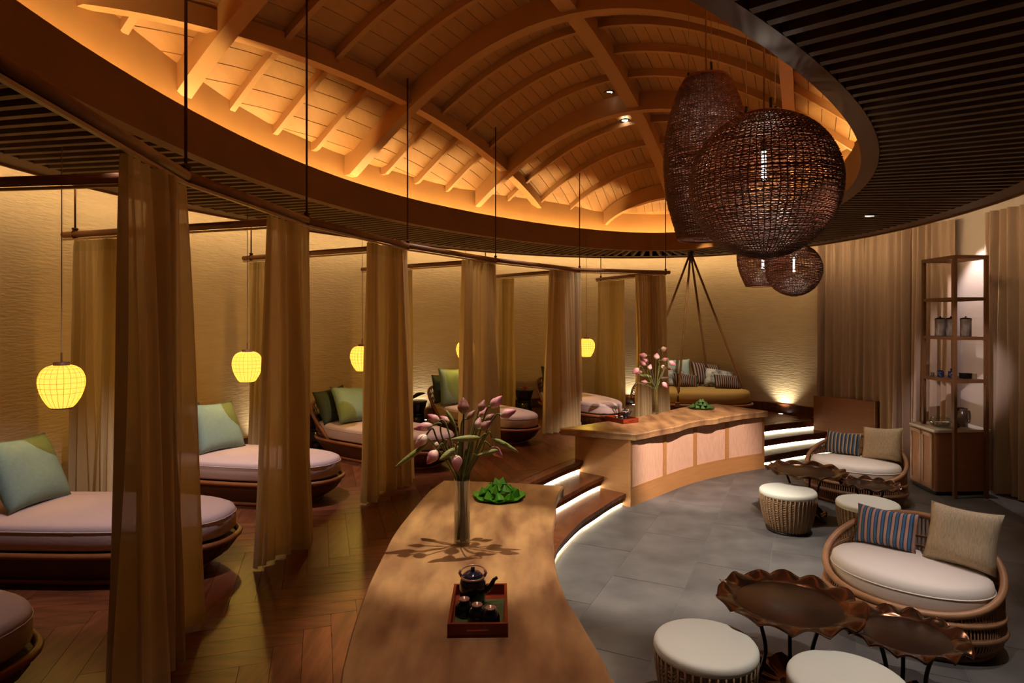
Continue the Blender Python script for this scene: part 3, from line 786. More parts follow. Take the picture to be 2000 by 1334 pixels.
# ------------------------------------------------------------------ wicker pendants
def pendant_weave(prof, rows, ribs, seed, rr=.0051):
    """open basket weave: vertical ribs plus many irregular horizontal strands"""
    g = random.Random(seed); P = spline(prof, 10)
    cl = [0]
    for a, b in zip(P, P[1:]): cl.append(cl[-1]+math.hypot(b[0]-a[0], b[1]-a[1]))
    def pt(s):
        s = max(0, min(cl[-1], s))
        for i in range(len(P)-1):
            if cl[i+1] >= s: return mix2(P[i], P[i+1], (s-cl[i])/max(1e-9, cl[i+1]-cl[i]))
        return P[-1]
    hz = MB(); vt = MB(); n = ribs*2
    for k in range(rows):
        s = cl[-1]*(k+.5)/rows; off = k % 2; path = []
        p1, p2, a1, a2 = g.uniform(0, 6.3), g.uniform(0, 6.3), g.uniform(.1, .5), g.uniform(.05, .3)
        for i in range(n):
            a = 2*PI*i/n; ds = cl[-1]/rows*(a1*math.sin(3*a+p1)+a2*math.sin(11*a+p2)+g.uniform(-.2, .2))*.8
            r, z = pt(s+ds); r += (.0085 if (i+off) % 2 else -.0085)+g.uniform(-.001, .001)
            path.append((r*math.cos(a), r*math.sin(a), z))
        hz.tube(path, rr*g.uniform(.75, 1.2), 3, True)
    for k in range(ribs):
        a0 = 2*PI*(k+.5)/ribs*1.0
        vt.tube([(pt(cl[-1]*i/24)[0]*math.cos(a0+.01*math.sin(i+k)), pt(cl[-1]*i/24)[0]*math.sin(a0+.01*math.sin(i+k)), pt(cl[-1]*i/24)[1]) for i in range(25)], .0038, 4)
    return hz, vt
def globe_prof(r):
    out = []
    for i in range(15):
        a = lerp(math.radians(-84), math.radians(74), i/14); out.append((r*math.cos(a), r*math.sin(a)*1.02))
    return out
def pendant(name, label, prof, loc, rows, ribs, seed, bulb_z, cords, top):
    t = thing(name, label, 'pendant lamp', loc, 0, 'woven pendant lamps')
    hz, vt = pendant_weave(prof, rows, ribs, seed)
    o = hz.build('weave', 'pendant', t, True); o['kind'] = 'stuff'
    o = vt.build('ribs', 'pendant', t, True); o['kind'] = 'stuff'
    for (r, z), nm in ((prof[-1], 'top_ring'), (prof[0], 'bottom_ring')):
        MB().tube([(r*math.cos(2*PI*i/40), r*math.sin(2*PI*i/40), z) for i in range(40)], .011, 6, True).build(nm, 'pendant', t, True)
    MB().tube([(0, 0, bulb_z-.085), (0, 0, bulb_z+.085)], .014, 8).build('bulb', 'bulb', t, True)
    MB().tube([(0, 0, bulb_z+.085), (0, 0, bulb_z+.15)], .022, 8).build('lamp_holder', 'black_metal', t, True)
    MB().tube([(0, 0, bulb_z+.15), (0, 0, top)], .006, 6).build('cable', 'rope_light', t)
    point('pendant_light', (0, 0, bulb_z+.0), L_PENDANT*(prof[5][0]/.4)**2, (1, .84, .66), .02, t)
    r, z = prof[-1]
    for k in range(cords):
        a = 2*PI*k/cords+.5; p = (r*.9*math.cos(a), r*.9*math.sin(a))
        hk = MB().tube([(p[0], p[1], z-.01), (p[0], p[1], z+.02), (p[0]*.96, p[1]*.96, z+.075)], .009, 6).build('hook', 'black_metal', t)
        MB().tube([(p[0]*.96, p[1]*.96, z+.07), (p[0]*.93, p[1]*.93, top)], .0028, 4).build('wire', 'cord', hk)
    return t
SPH = atd(1492, 362, 3.8)
pendant('globe_pendant', 'big round dark wicker pendant lamp with a bright bulb inside', globe_prof(.430), tuple(SPH), 104, 66, 3, .12, 3, CAMZ+2.9-SPH.z)
VAS = atd(1379, 312, 4.66)
vp = [(.265, -.59), (.315, -.46), (.375, -.28), (.402, -.08), (.398, .10), (.365, .28), (.315, .42), (.252, .54), (.205, .60)]
vp = [(r*.74, z) for r, z in vp]
pendant('vase_pendant', 'tall jar-shaped brown wicker pendant lamp behind the big round one', vp, tuple(VAS), 132, 70, 4, .0, 3, CAMZ+2.9-VAS.z)
S2 = atd(1551, 527, 7.5)
pendant('globe_pendant', 'small-looking round wicker pendant lamp hanging far off below the big one', globe_prof(.307), tuple(S2), 66, 56, 5, .06, 3, CAMZ+2.3-S2.z)
V2 = atd(1490, 497, 8.3)
pendant('vase_pendant', 'far jar-shaped wicker pendant lamp half hidden behind the big round one', [(r*1.07, z*.71) for r, z in vp], tuple(V2), 86, 50, 6, -.1, 3, CAMZ+2.4-V2.z)

# ------------------------------------------------------------------ soft goods
def cushion_mesh(w_, h_, t_, seed=0, n=14, sag=.10):
    """square pillow standing in the XZ plane (base at z=0), face towards -Y, pinched corners"""
    g = random.Random(seed); p1, p2 = g.uniform(0, 6), g.uniform(0, 6); V = []; Fc = []
    for s in (-1, 1):
        for i in range(n+1):
            for j in range(n+1):
                x, z = -1+2*i/n, -1+2*j/n
                e = max(0, (1-abs(x)**3.2))*max(0, (1-abs(z)**3.2)); th = t_/2*e**.55
                px_ = x*(1-.07*(1-z*z)*abs(x)**3); pz = z*(1-sag*(1-x*x)*abs(z)**3)
                y = s*th+.012*math.sin(3*x+p1)*math.sin(2.4*z+p2)*(e**.5)
                V.append((px_*w_/2, y, h_/2+pz*h_/2))
    q = (n+1)*(n+1)
    for k in (0, 1):
        for i in range(n):
            for j in range(n):
                a = k*q+i*(n+1)+j; f = (a, a+n+1, a+n+2, a+1); Fc.append(f if k == 0 else f[::-1])
    mb = MB(); mb.add(V, Fc); return mb
def cushion(label, loc, yaw, lean, size, m, roll=0.0, seed=0, group=None, name='cushion', cat='cushion'):
    """yaw: where the face looks (radians, 0 = +X); lean: backwards tilt in degrees"""
    o = cushion_mesh(*size, seed=seed).build(name, m, None, True)
    face = yaw+PI/2
    o.rotation_euler = Matrix(Matrix.Rotation(face, 3, 'Z')@Matrix.Rotation(math.radians(-lean), 3, 'X')@Matrix.Rotation(math.radians(roll), 3, 'Y')).to_euler()
    o.location = loc
    sb = o.modifiers.new('weld', 'WELD'); sb.merge_threshold = .0005
    return tag(o, label, cat, group)

# ------------------------------------------------------------------ daybeds
BL, BW = 1.05, .42
def bed_outline(k=1.0, n=48, ex=2.7):
    out = []
    for i in range(n):
        a = 2*PI*i/n; c, s = math.cos(a), math.sin(a); e = 3.4 if c < 0 else 2.5
        out.append((BL*k*abs(c)**(2/e)*(1 if c > 0 else -1), BW*(1+(k-1)*1.6)*abs(s)**(2/e)*(1 if s > 0 else -1)))
    return out
def scale_out(kx, ky): return [(x*kx, y*ky) for x, y in bed_outline()]
def puff(z0, z1, kx=1.0, ky=1.0, rnd=.05, outl=None):
    rows = []; O = outl or bed_outline()
    prof_ = [(1-rnd*1.6, z0), (1-rnd*.5, z0+rnd*.25), (1, z0+rnd*.8), (1, z1-rnd*1.1), (1-rnd*.35, z1-rnd*.45), (1-rnd*1.2, z1-rnd*.1), (1-rnd*3, z1+.004), (.55, z1+.014), (.2, z1+.018)]
    for f, z in prof_: rows.append([(x*kx*f, y*ky*max(f-.5*(1-f)*f, .01), z) for x, y in O])
    mb = MB().rows(rows, True); n = len(O); N = len(mb.v)
    mb.f += [tuple(range(n))[::-1], tuple(range(N-n, N))]; return mb
def daybed(label):
    t = thing('daybed', label, 'daybed', (0, 0, 0), 0, 'daybeds along the plaster wall')
    n = 48
    mt_ = puff(.245, .42, .985, .985, .034).build('mattress', 'mattress', t, True)
    seam = scale_out(.987, .987)
    MB().tube([(x, y, .375) for x, y in seam], .004, 4, True).build('piping', 'mattress', mt_, True)
    MB().tube([(x, y, .225) for x, y in scale_out(1.01, 1.02)], .021, 8, True).build('rim', 'wicker_rim', t, True)
    rows = []
    for k, z in ((1.0, .215), (.985, .17), (.94, .11), (.86, .055), (.80, .035)):
        rows.append([(x*k, y*(k if k > .95 else k*.97), z) for x, y in bed_outline(1, 96)])
    for i, r in enumerate(rows):                # basket ribs stand slightly proud
        rows[i] = [(x*(1+.006*(j % 2)), y*(1+.012*(j % 2)), z) for j, (x, y, z) in enumerate(r)]
    mb = MB().rows(rows, True); mb.f.append(tuple(range(96))); mb.build('wicker_base', 'wicker_dark', t)
    MB().tube([(x, y, .02) for x, y in scale_out(.80, .78)], .020, 8, True).build('foot_ring', 'wicker_rim', t, True)
    # open lattice backrest round the head end
    def bp(a, k): # a in -1..1 round the head, k height
        i = a*1.12; c, s = -math.cos(i), math.sin(i); e = 2.7
        x = BL*abs(c)**(2/e)*(1 if c > 0 else -1); y = BW*abs(s)**(2/e)*(1 if s > 0 else -1)
        h = .42*(math.cos(a*PI/2))**.7 if abs(a) < 1 else 0; return (x*1.01-.16*k*h/.42, y*(1.02+.10*k*h/.42), .225+h*k)
    MB().tube([bp(-1+2*i/30, 1) for i in range(31)], .020, 8).build('back_rail', 'wicker_rim', t, True)
    lt = MB()
    for k in range(26):
        a = -1+2*(k+.5)/26
        for dd in (-.10, .10): lt.tube([bp(max(-1, min(1, a+dd*(i/5-.5)*2)), i/5) for i in range(6)], .006, 4)
    for k in (.3, .62): lt.tube([bp(-1+2*i/30, k) for i in range(31)], .007, 4)
    o = lt.build('lattice_back', 'wicker_dark', t, True); o['kind'] = 'stuff'
    return t
bd0 = daybed('')
bl = ['daybed cut off at the lower corner, only its round foot end in view', 'daybed behind the nearest wide curtain, holding one big green pillow', 'daybed behind the second wide curtain, with a pale pillow leaning at its head',
      'daybed behind the third wide curtain, with two green pillows and lattice back', 'daybed behind the fourth wide curtain, with a tall green pillow over a dark one', 'farthest daybed, behind the fifth wide curtain beside the last lantern']
BEDS = [((-3.24, 2.83), (.995, -.08)), ((-3.02, 4.45), (1, -.04)), ((-2.70, 6.24), (.975, -.22)), ((-1.60, 7.84), (.82, -.57)), ((-.42, 9.40), (.66, -.75)), ((1.17, 10.78), (.42, -.91))]
for i, ((x, y), (dx, dy)) in enumerate(BEDS):
    a = math.atan2(dy, dx); o = bd0 if i == 0 else clone(bd0, (x, y, ZW), a)
    o.location = (x, y, ZW); o.rotation_euler = (0, 0, a); o['label'] = bl[i]
def on_bed(i, lx, ly):
    (x, y), (dx, dy) = BEDS[i]; L = math.hypot(dx, dy); dx, dy = dx/L, dy/L; return (x+dx*lx-dy*ly, y+dy*lx+dx*ly, ZW+.432)
def bed_yaw(i): return math.atan2(BEDS[i][1][1], BEDS[i][1][0])
PS = (.54, .54, .19); ZB = ZW+.425
cushion('large grey-green pillow leaning on the nearest daybed below the first lantern', (-3.36, 4.47, ZB), -.08, 28, PS, 'green', 3, 1)
cushion('pale green pillow leaning on the daybed between the first two wide curtains', (-2.90, 6.28, ZB), -.48, 29, PS, 'green', 3, 2)
cushion('dark pillow behind the pale one on the daybed between the first two wide curtains', (-3.20, 6.36, ZB), -.30, 24, (.5, .48, .17), 'dark_green', -3, 3)
cushion('pale green pillow tipped back on the daybed under the third lantern', (-1.95, 7.98, ZB), -.72, 36, (.56, .54, .2), 'green', 6, 4)
cushion('dark green pillow behind the pale one on the daybed under the third lantern', (-2.24, 8.13, ZB), -.62, 24, (.52, .46, .18), 'dark_green', -6, 5)
cushion('tall grey-green pillow upright on the daybed under the fourth lantern', (-.84, 9.62, ZB), -.98, 9, (.58, .58, .2), 'green', 0, 6)
cushion('dark pillow behind the tall grey-green one on the daybed under the fourth lantern', (-1.03, 9.92, ZB), -.75, 12, (.5, .46, .16), 'dark_green', 0, 7)
cushion('dark green pillow at the head of the farthest daybed by the fifth wide curtain', (.80, 11.32, ZB), -1.25, 12, (.52, .48, .17), 'dark_green', 0, 8)

# black hourglass side tables between the beds
def side_table(label, x, y, z=ZW, top=None):
    t = thing('side_table', label, 'side table', (x, y, z), 0, 'black side tables between the daybeds')
    MB().lathe([(.16, 0), (.165, .02), (.125, .23), (.12, .24)], 24).build('base', 'black_glaze', t, True)
    MB().lathe([(.124, .235), (.128, .245), (.128, .265), (.124, .275)], 24).build('band', 'black_metal', t, True)
    MB().lathe([(.12, .27), (.165, .44), (.172, .455), (.172, .47), (.165, .475)], 24).build('top', 'black_glaze', t, True)
    return t
STB = [(-2.66, 8.52), (-1.50, 9.78), (.22, 11.35)]
for (x, y), lb in zip(STB, ('black hourglass side table peeping past the second wide curtain', 'black hourglass side table behind the lotus flowers, with a rolled leaf on top', 'black hourglass side table with a pink flower on top')): side_table(lb, x, y)
def rolled(label, p, q, r=.02, m='roll', nm='rolled_leaf', group=None, bend=0.0):
    p, q = Vector(p), Vector(q); d = (q-p); o = thing(nm, label, 'leaf', p, 0, group)
    pts = [d*(i/10)+Vector((0, 0, bend*math.sin(PI*i/10))) for i in range(11)]
    prof_ = [max(.0015, r*math.sin(PI*min(1, (i/10)**.8*.97+.02))**.7) for i in range(11)]
    MB().tube(pts, prof_, 8).build('leaf_blade', m, o, True)
    MB().tube([Vector((0, 0, prof_[i]*.8))+pts[i] for i in range(1, 10)], .003, 4).build('vein', m, o, True)
    return o
rolled('dried rolled leaf lying on the side table behind the lotus flowers', (-1.58, 9.72, ZW+.50), (-1.36, 9.80, ZW+.585), .03, 'stem_dark', bend=.03)
def small_flower(label, x, y, z):
    t = thing('flower', label, 'flower', (x, y, z))
    for k in range(7):
        a = 2*PI*k/7; MB().rows([[(.0, 0, 0), (.012*math.cos(a+1), .012*math.sin(a+1), .01)], [(.05*math.cos(a), .05*math.sin(a), .03), (.05*math.cos(a+.5), .05*math.sin(a+.5), .035)], [(.06*math.cos(a+.2), .06*math.sin(a+.2), .06), (.058*math.cos(a+.3), .058*math.sin(a+.3), .062)]]).build('petal', 'pink', t, True)
    MB().lathe([(.001, 0), (.018, .01), (.012, .03), (.001, .034)], 10).build('centre', 'bud_dark', t, True)
small_flower('deep pink flower on the side table beside the fourth wide curtain', .24, 11.33, ZW+.477)
# floor spots at the foot of the wall
for k, (t_, lb) in enumerate(((px_t(1532), 'recessed floor lamp washing the back wall right of the hanging bed'), (px_t(1238), 'recessed floor lamp washing the back wall left of the hanging bed'), (px_t(820), 'recessed floor lamp at the wall behind the third wide curtain'), (px_t(505), 'recessed floor lamp at the wall behind the second wide curtain'))):
    p = wall(t_, -.17); q = wall(t_, .0)
    t = thing('ground_uplight', lb, 'uplight', (p[0], p[1], ZW))
    MB().lathe([(.04, .001), (.055, .001), (.055, .008), (.04, .008)], 18, cap=False).build('bezel', 'black_metal', t, True)
    MB().lathe([(.001, .004), (.04, .004)], 16, cap=False).build('lens', 'lens', t)
    spot('uplight_beam', (p[0], p[1], ZW+.03), (q[0]*1.0, q[1]*1.0, ZW+.75), 22 if k else 34, 100, (1, .90, .66), 1.0, .03)

# ------------------------------------------------------------------ hanging bed
SWX, SWY = 3.30, 11.45; SWA = -.30
sw = thing('hanging_bed', 'round rope-hung daybed with a mustard mattress on the raised platform', 'daybed', (SWX, SWY, ZW+.12), SWA)
def oval(rx, ry, n=56, ex=2.2): 
    out = []
    for i in range(n):
        a = 2*PI*i/n; c, s = math.cos(a), math.sin(a); out.append((rx*abs(c)**(2/ex)*(1 if c > 0 else -1), ry*abs(s)**(2/ex)*(1 if s > 0 else -1)))
    return out
RX, RY = 1.02, .60
puff(.13, .36, 1, 1, .05, oval(RX*.985, RY*.985)).build('mattress', 'mustard', sw, True)
MB().tube([(x, y, .12) for x, y in oval(RX*1.01, RY*1.01)], .024, 8, True).build('rim', 'wicker_rim', sw, True)
rows = [[(x*k*(1+.008*(j % 2)), y*k*(1+.008*(j % 2)), z) for j, (x, y) in enumerate(oval(RX, RY, 110))] for k, z in ((1, .11), (.97, .06), (.9, .0), (.8, -.05), (.7, -.07))]
mb = MB().rows(rows, True); mb.f.append(tuple(range(440, 550))); mb.build('wicker_base', 'wicker_dark', sw)
def sbp(a, k):
    i = PI*.62+a*1.25; h = .40*max(0, math.cos(a*PI/2))**.6; return ((RX+.08*k)*math.cos(i), (RY+.08*k)*math.sin(i), .12+h*k)
MB().tube([sbp(-1+2*i/30, 1) for i in range(31)], .022, 8).build('back_rail', 'wicker_rim', sw, True)
lt = MB()
for k in range(30):
    a = -1+2*(k+.5)/30
    for dd in (-.09, .09): lt.tube([sbp(max(-1, min(1, a+dd*(i/5-.5)*2)), i/5) for i in range(6)], .006, 4)
lt.build('lattice_back', 'wicker_dark', sw, True)['kind'] = 'stuff'
inv = Matrix.Rotation(-SWA, 3, 'Z')
HUB = inv@(Vector((3.26, 11.40, H_SOF+.0))-Vector((SWX, SWY, ZW+.12)))
MB().lathe([(.05, -.06), (.06, 0), (.06, .06), (.03, .08)], 12, c=tuple(HUB)).build('hub', 'black_metal', sw, True)
for (px, d) in ((1320, 10.9), (1459, 11.35), (1262, 11.6), (1392, 11.95)):
    p = inv@(Vector(((px-1000)/F*d, d, ZW+.33))-Vector((SWX, SWY, ZW+.12)))
    # fasten on the rim
    a = math.atan2(p.y/RY, p.x/RX); p = Vector((RX*1.02*math.cos(a), RY*1.02*math.sin(a), .12))
    path = [HUB+(p-HUB)*(i/8) for i in range(9)]
    rpn = MB().tube(path, .019, 8).build('rope', 'rope_light', sw, True)
    k_ = MB()
    for q in range(4): k_.tube([(p.x+.032*math.cos(2*PI*i/10), p.y+.032*math.sin(2*PI*i/10), p.z-.02+q*.02) for i in range(10)], .011, 5, True)
    k_.build('knot', 'rope_light', rpn, True)
def on_sw(lx, ly, z=.375):
    v = Matrix.Rotation(SWA, 3, 'Z')@Vector((lx, ly, 0)); return (SWX+v.x, SWY+v.y, ZW+.12+z)
yw = -PI/2+.05
cushion('pale sage cushion at the back of the hanging bed, leftmost of the tall ones', on_sw(-.26, .42), yw, 14, (.52, .50, .16), 'sage', 0, 21)
cushion('big dark striped cushion at the back of the hanging bed', on_sw(.30, .36), yw+.25, 34, (.62, .50, .17), 'stripe_brown', 10, 22)
cushion('white cushion with dark print, left of the front striped bolster on the hanging bed', on_sw(-.24, .22), yw, 40, (.46, .42, .15), 'floral', -6, 23)
cushion('white cushion with dark print leaning on the big striped one', on_sw(.46, .18), yw-.1, 40, (.52, .40, .15), 'floral', 12, 24)
cushion('small striped bolster at the left front of the hanging bed mattress', on_sw(-.10, .02), yw+.1, 32, (.46, .27, .15), 'stripe_brown', 8, 25)
cushion('small striped bolster at the right front of the hanging bed mattress', on_sw(.62, .00), yw, 32, (.48, .27, .15), 'stripe_brown', 6, 26)
cushion('white printed cushion at the left edge of the hanging bed, mostly behind the lotus vase', on_sw(-.46, .06), yw, 30, (.36, .34, .14), 'floral', 0, 27)

# ------------------------------------------------------------------ stools
def stool():
    t = thing('stool', '', 'stool', (0, 0, 0), 0, 'wicker stools round the low tables'); N = 42
    prof_ = [lerp(0, .36, i/30) for i in range(31)]
    def rad(z): k = z/.36; return .195+.075*(k**.8)+.012*math.sin(PI*k)
    mb = MB().lathe([(rad(z), z+.012) for z in prof_], N*4, lambda i, j: 1+.014*math.cos(2*PI*j/4)*(1 if (i % 2) else -.2)+.006*math.cos(PI*i)*math.cos(PI*(j//4)))
    mb.build('wicker_drum', 'stool_weave', t)
    for i in range(0, N):
        pass
    rb = MB()
    for i in range(N):
        a = 2*PI*i/N; rb.tube([((rad(z)+.004)*math.cos(a), (rad(z)+.004)*math.sin(a), z+.012) for z in prof_[::5]], .0065, 5)
    rb.build('rib', 'stool_weave', t, True)['kind'] = 'stuff'
    MB().lathe([(.265, .365), (.277, .372), (.280, .388), (.277, .408), (.268, .420), (.25, .426), (.16, .430), (.05, .432)], 40).build('seat_cushion', 'stool_top', t, True)
    MB().lathe([(.20, 0), (.21, .004), (.212, .02), (.2, .022)], 30).build('foot_ring', 'black_metal', t, True)
    return t
s0 = stool()
for i, (x, y, lb) in enumerate(((1.065, 3.44, 'wicker stool with cream seat beside the near counter, left of the big bronze table'), (1.66, 3.09, 'wicker stool with cream seat nearest the camera, cut by the bottom edge'),
                              (2.87, 6.50, 'wicker stool with cream seat in front of the far big bronze table'), (3.45, 6.06, 'wicker stool with cream seat just behind the near sofa'))):
    o = s0 if i == 0 else clone(s0, (x, y, 0), i*.7)
    o.location = (x, y, 0); o['label'] = lb

# ------------------------------------------------------------------ rattan sofas
def sofa(label):
    t = thing('sofa', label, 'sofa', (0, 0, 0), 0, 'rattan loveseats')
    A_, B_ = .525, .40
    def pl(a, k=1.0): return (A_*k*math.cos(a), B_*k*math.sin(a))
    def hr(a): s = (math.sin(a)+1)/2; return .295+.42*(s**1.5)
    def kr(a): s = (math.sin(a)+1)/2; return 1.0+.05*s
    n = 64
    rail = [(*pl(2*PI*i/n, kr(2*PI*i/n)), hr(2*PI*i/n)) for i in range(n)]
    MB().tube(rail, .024, 8, True).build('top_rail', 'rattan', t, True)
    low = [(*pl(2*PI*i/n, 1.03), .255) for i in range(n)]
    MB().tube(low, .020, 8, True).build('seat_rail', 'rattan', t, True)
    MB().tube([(*pl(2*PI*i/n, 1.045), .155) for i in range(n)], .022, 8, True).build('middle_rail', 'rattan_dark', t, True)
    MB().tube([(*pl(2*PI*i/n, .92), .022) for i in range(n)], .022, 8, True).build('foot_rail', 'rattan_dark', t, True)
    sp = MB()
    for i in range(136):
        a = 2*PI*(i+.5)/136; top = hr(a); pts = []
        for k, z in ((.92, .02), (1.02, .09), (1.05, .16), (1.045, .21), (1.03, .255)): pts.append((*pl(a, k), z))
        if top > .30:
            for f in (.35, .7, 1.0): pts.append((*pl(a, lerp(1.03, kr(a), f)), lerp(.255, top, f)))
        sp.tube(pts, .0060, 4)
    ln = MB().rows([[(*pl(2*PI*i/48, k), z) for i in range(48)] for k, z in ((.90, .03), (.99, .10), (1.02, .16), (1.005, .25))], True).build('inner_liner', 'liner', t, True)
    sp.build('spindles', 'rattan', t, True)['kind'] = 'stuff'
    wv_ = MB()
    for lv in (.42, .60):
        for dz in (0, .012):
            pts = []
            for i in range(41):
                a = lerp(-.05, PI+.05, i/40); top = hr(a); z = .30+(top-.30)*lv+dz; f = lv; p = pl(a, lerp(1.03, kr(a), f)*1.0); pts.append((p[0], p[1], z))
            wv_.tube(pts, .006, 4)
    wv_.build('woven_band', 'rattan', t, True)['kind'] = 'stuff'
    MB().prism([pl(2*PI*i/48, .97) for i in range(48)], .24, .262).build('seat_deck', 'rattan_dark', t)
    O = [(.497*math.cos(2*PI*i/52), .375*math.sin(2*PI*i/52)) for i in range(52)]
    cm = puff(.262, .478, 1, 1, .06, O)
    c = cm.build('seat_cushion', 'cream', t, True)
    MB().tube([(x*1.0, y*1.0, .40) for x, y in O], .005, 4, True).build('piping', 'cream', c, True)
    return t
sf0 = sofa('rattan sofa nearest the camera, with a blue striped and a beige cushion')
yaw1 = math.atan2(-.69, -.72)
SF = [((2.80, 4.42), yaw1+PI/2), ((4.18, 7.62), yaw1+PI/2+.08)]
sf0.location = (2.80, 4.42, 0); sf0.rotation_euler = (0, 0, SF[0][1]+0)
clone(sf0, (4.18, 7.62, 0), SF[1][1], 'rattan sofa in front of the tower shelf, with a slate striped and an olive cushion')
def on_sofa(i, lx, ly, z=.483):
    (x, y), r = SF[i]; return (x+lx*math.cos(r)-ly*math.sin(r), y+lx*math.sin(r)+ly*math.cos(r), z)
# local -Y of the sofa is its front
cushion('blue and pink striped cushion on the near sofa', on_sofa(0, -.20, .17), SF[0][1]-PI/2+.0, 22, (.42, .29, .13), 'stripe_blue', 0, 31)
cushion('square beige linen cushion on the near sofa', on_sofa(0, .27, .12), SF[0][1]-PI/2-.12, 24, (.44, .42, .16), 'linen', 0, 32)
cushion('slate blue striped cushion on the far sofa', on_sofa(1, -.18, .17), SF[1][1]-PI/2+.0, 20, (.41, .29, .13), 'stripe_pale', 0, 33)
cushion('square olive beige cushion tilted on the far sofa', on_sofa(1, .26, .12), SF[1][1]-PI/2-.12, 24, (.44, .42, .16), 'linen', -5, 34)

# ------------------------------------------------------------------ lotus-leaf bronze tables
def leaf_table(label, x, y, rad, z, rz, seed):
    t = thing('leaf_table', label, 'coffee table', (x, y, 0), rz, 'bronze lotus-leaf tables'); g = random.Random(seed); n = 144
    lob = [g.uniform(.7, 1.2) for _ in range(24)]; p1, p2 = g.uniform(0, 6), g.uniform(0, 6)
    def wave(a): return 1.7*abs(math.sin(6.5*a+p1+.45*math.sin(2*a+p2)))-.95+.2*math.sin(5*a+p1*2)
    def notch(a):
        d = abs((a-.0+PI) % (2*PI)-PI); return math.exp(-(d/.10)**2)
    rows_t, rows_b = [], []
    MB().lathe([(rad*.715, z-.004), (rad*.715, z+.001), (rad*.705, z+.0025), (.01, z+.0025)], 64).build('table_disc', 'bronze_disc', t, True)
    for k, zz, wv_, rw in ((.02, 0, 0, 0), (.40, 0, 0, 0), (.70, .0, 0, 0), (.715, .008, 0, .002), (.80, .018, .2, .01), (.89, .026, .55, .03), (.96, .030, .95, .045), (1.0, .028, 1.1, .055)):
        rt, rb = [], []
        for i in range(n):
            a = 2*PI*i/n; w_ = wave(a); q = rad*k*(1+rw*.5*math.sin(11*a+p1+1.2))*(1-.08*notch(a)*(k > .85))
            zz2 = z+zz*rad/.42*1.0+.020*wv_*w_; rt.append((q*math.cos(a), q*math.sin(a), zz2)); rb.append((q*math.cos(a)*.997, q*math.sin(a)*.997, zz2-.011))
        rows_t.append(rt); rows_b.append(rb)
    mb = MB().rows(rows_t, True); o = len(mb.v); m2 = MB().rows(rows_b[::-1], True); mb.add(m2.v, m2.f)
    last = o-n; mb.f += [(last+i, o+i, o+(i+1) % n, last+(i+1) % n) for i in range(n)]
    mb.build('leaf_top', 'bronze', t, True)
    for k in range(3):
        a = 2*PI*k/3+.6; ca, sa = math.cos(a), math.sin(a)
        MB().tube(spline([(rad*.52*ca, rad*.52*sa, z-.005), (rad*.40*ca, rad*.40*sa, z*.72), (rad*.34*ca, rad*.34*sa, z*.42), (rad*.44*ca, rad*.44*sa, z*.14), (rad*.62*ca, rad*.62*sa, .012)], 5), .012, 8).build('leg', 'iron', t, True)
    # curled bronze leaf foot
    rr_ = []
    for i in range(9):
        k = i/8; rr_.append([(rad*(.12+.40*k)*math.cos(a), rad*(.12+.40*k)*math.sin(a), .012+.05*k**2+.02*k*math.sin(9*a)) for a in [2*PI*j/40 for j in range(40)]])
    MB().rows(rr_, True).build('leaf_foot', 'bronze', t, True)
leaf_table('large bronze leaf-shaped table in front of the near sofa', 1.665, 3.76, .42, .485, 2.6, 1)
leaf_table('smaller bronze leaf table tucked beside the large one by the near sofa', 2.24, 3.56, .315, .40, .5, 2)
leaf_table('large bronze leaf-shaped table in front of the far sofa', 3.26, 6.93, .415, .50, 2.4, 3)
leaf_table('smaller bronze leaf table beside the large one by the far sofa', 3.84, 6.70, .30, .41, .4, 4)

# ------------------------------------------------------------------ vases with lotus
def bud_mesh(r, L, seed):
    """closed lotus bud along +Z: five overlapping petals round a pointed core, base at the origin"""
    g = random.Random(seed); mb = MB()
    core = [(.18, 0), (.62, .10), (.92, .28), (1.0, .42), (.86, .62), (.55, .82), (.22, .95), (.02, 1.0)]
    n = 20
    mb.lathe([(r*q*.93, L*z) for q, z in core], n)
    for k in range(5):
        a0 = 2*PI*k/5+g.uniform(-.2, .2); hh = g.uniform(.86, 1.0); rows = []
        for i in range(8):
            z = i/7; q = [.30, .70, .97, 1.04, .96, .74, .42, .10][i]; wd = [.25, .5, .66, .68, .58, .42, .24, .03][i]
            rows.append([(r*q*(1.0+.02*(1-abs(s)))*math.cos(a0+s*wd), r*q*(1.0+.02*(1-abs(s)))*math.sin(a0+s*wd), L*hh*z) for s in (-1, -.5, 0, .5, 1)])
        mb.rows(rows)
    return mb
def vase(label, x, y, r, h, liquid):
    t = thing('vase', label, 'vase', (x, y, ZT))
    MB().lathe([(r*.97, 0), (r, .004), (r, h), (r-.004, h), (r-.004, .018), (0.0005, .016)], 32, cap=False).build('glass', 'glass', t, True)
    MB().lathe([(r-.0045, .02), (r-.0045, liquid), (.0005, liquid)], 32, cap=False).build('water', 'water', t, True)
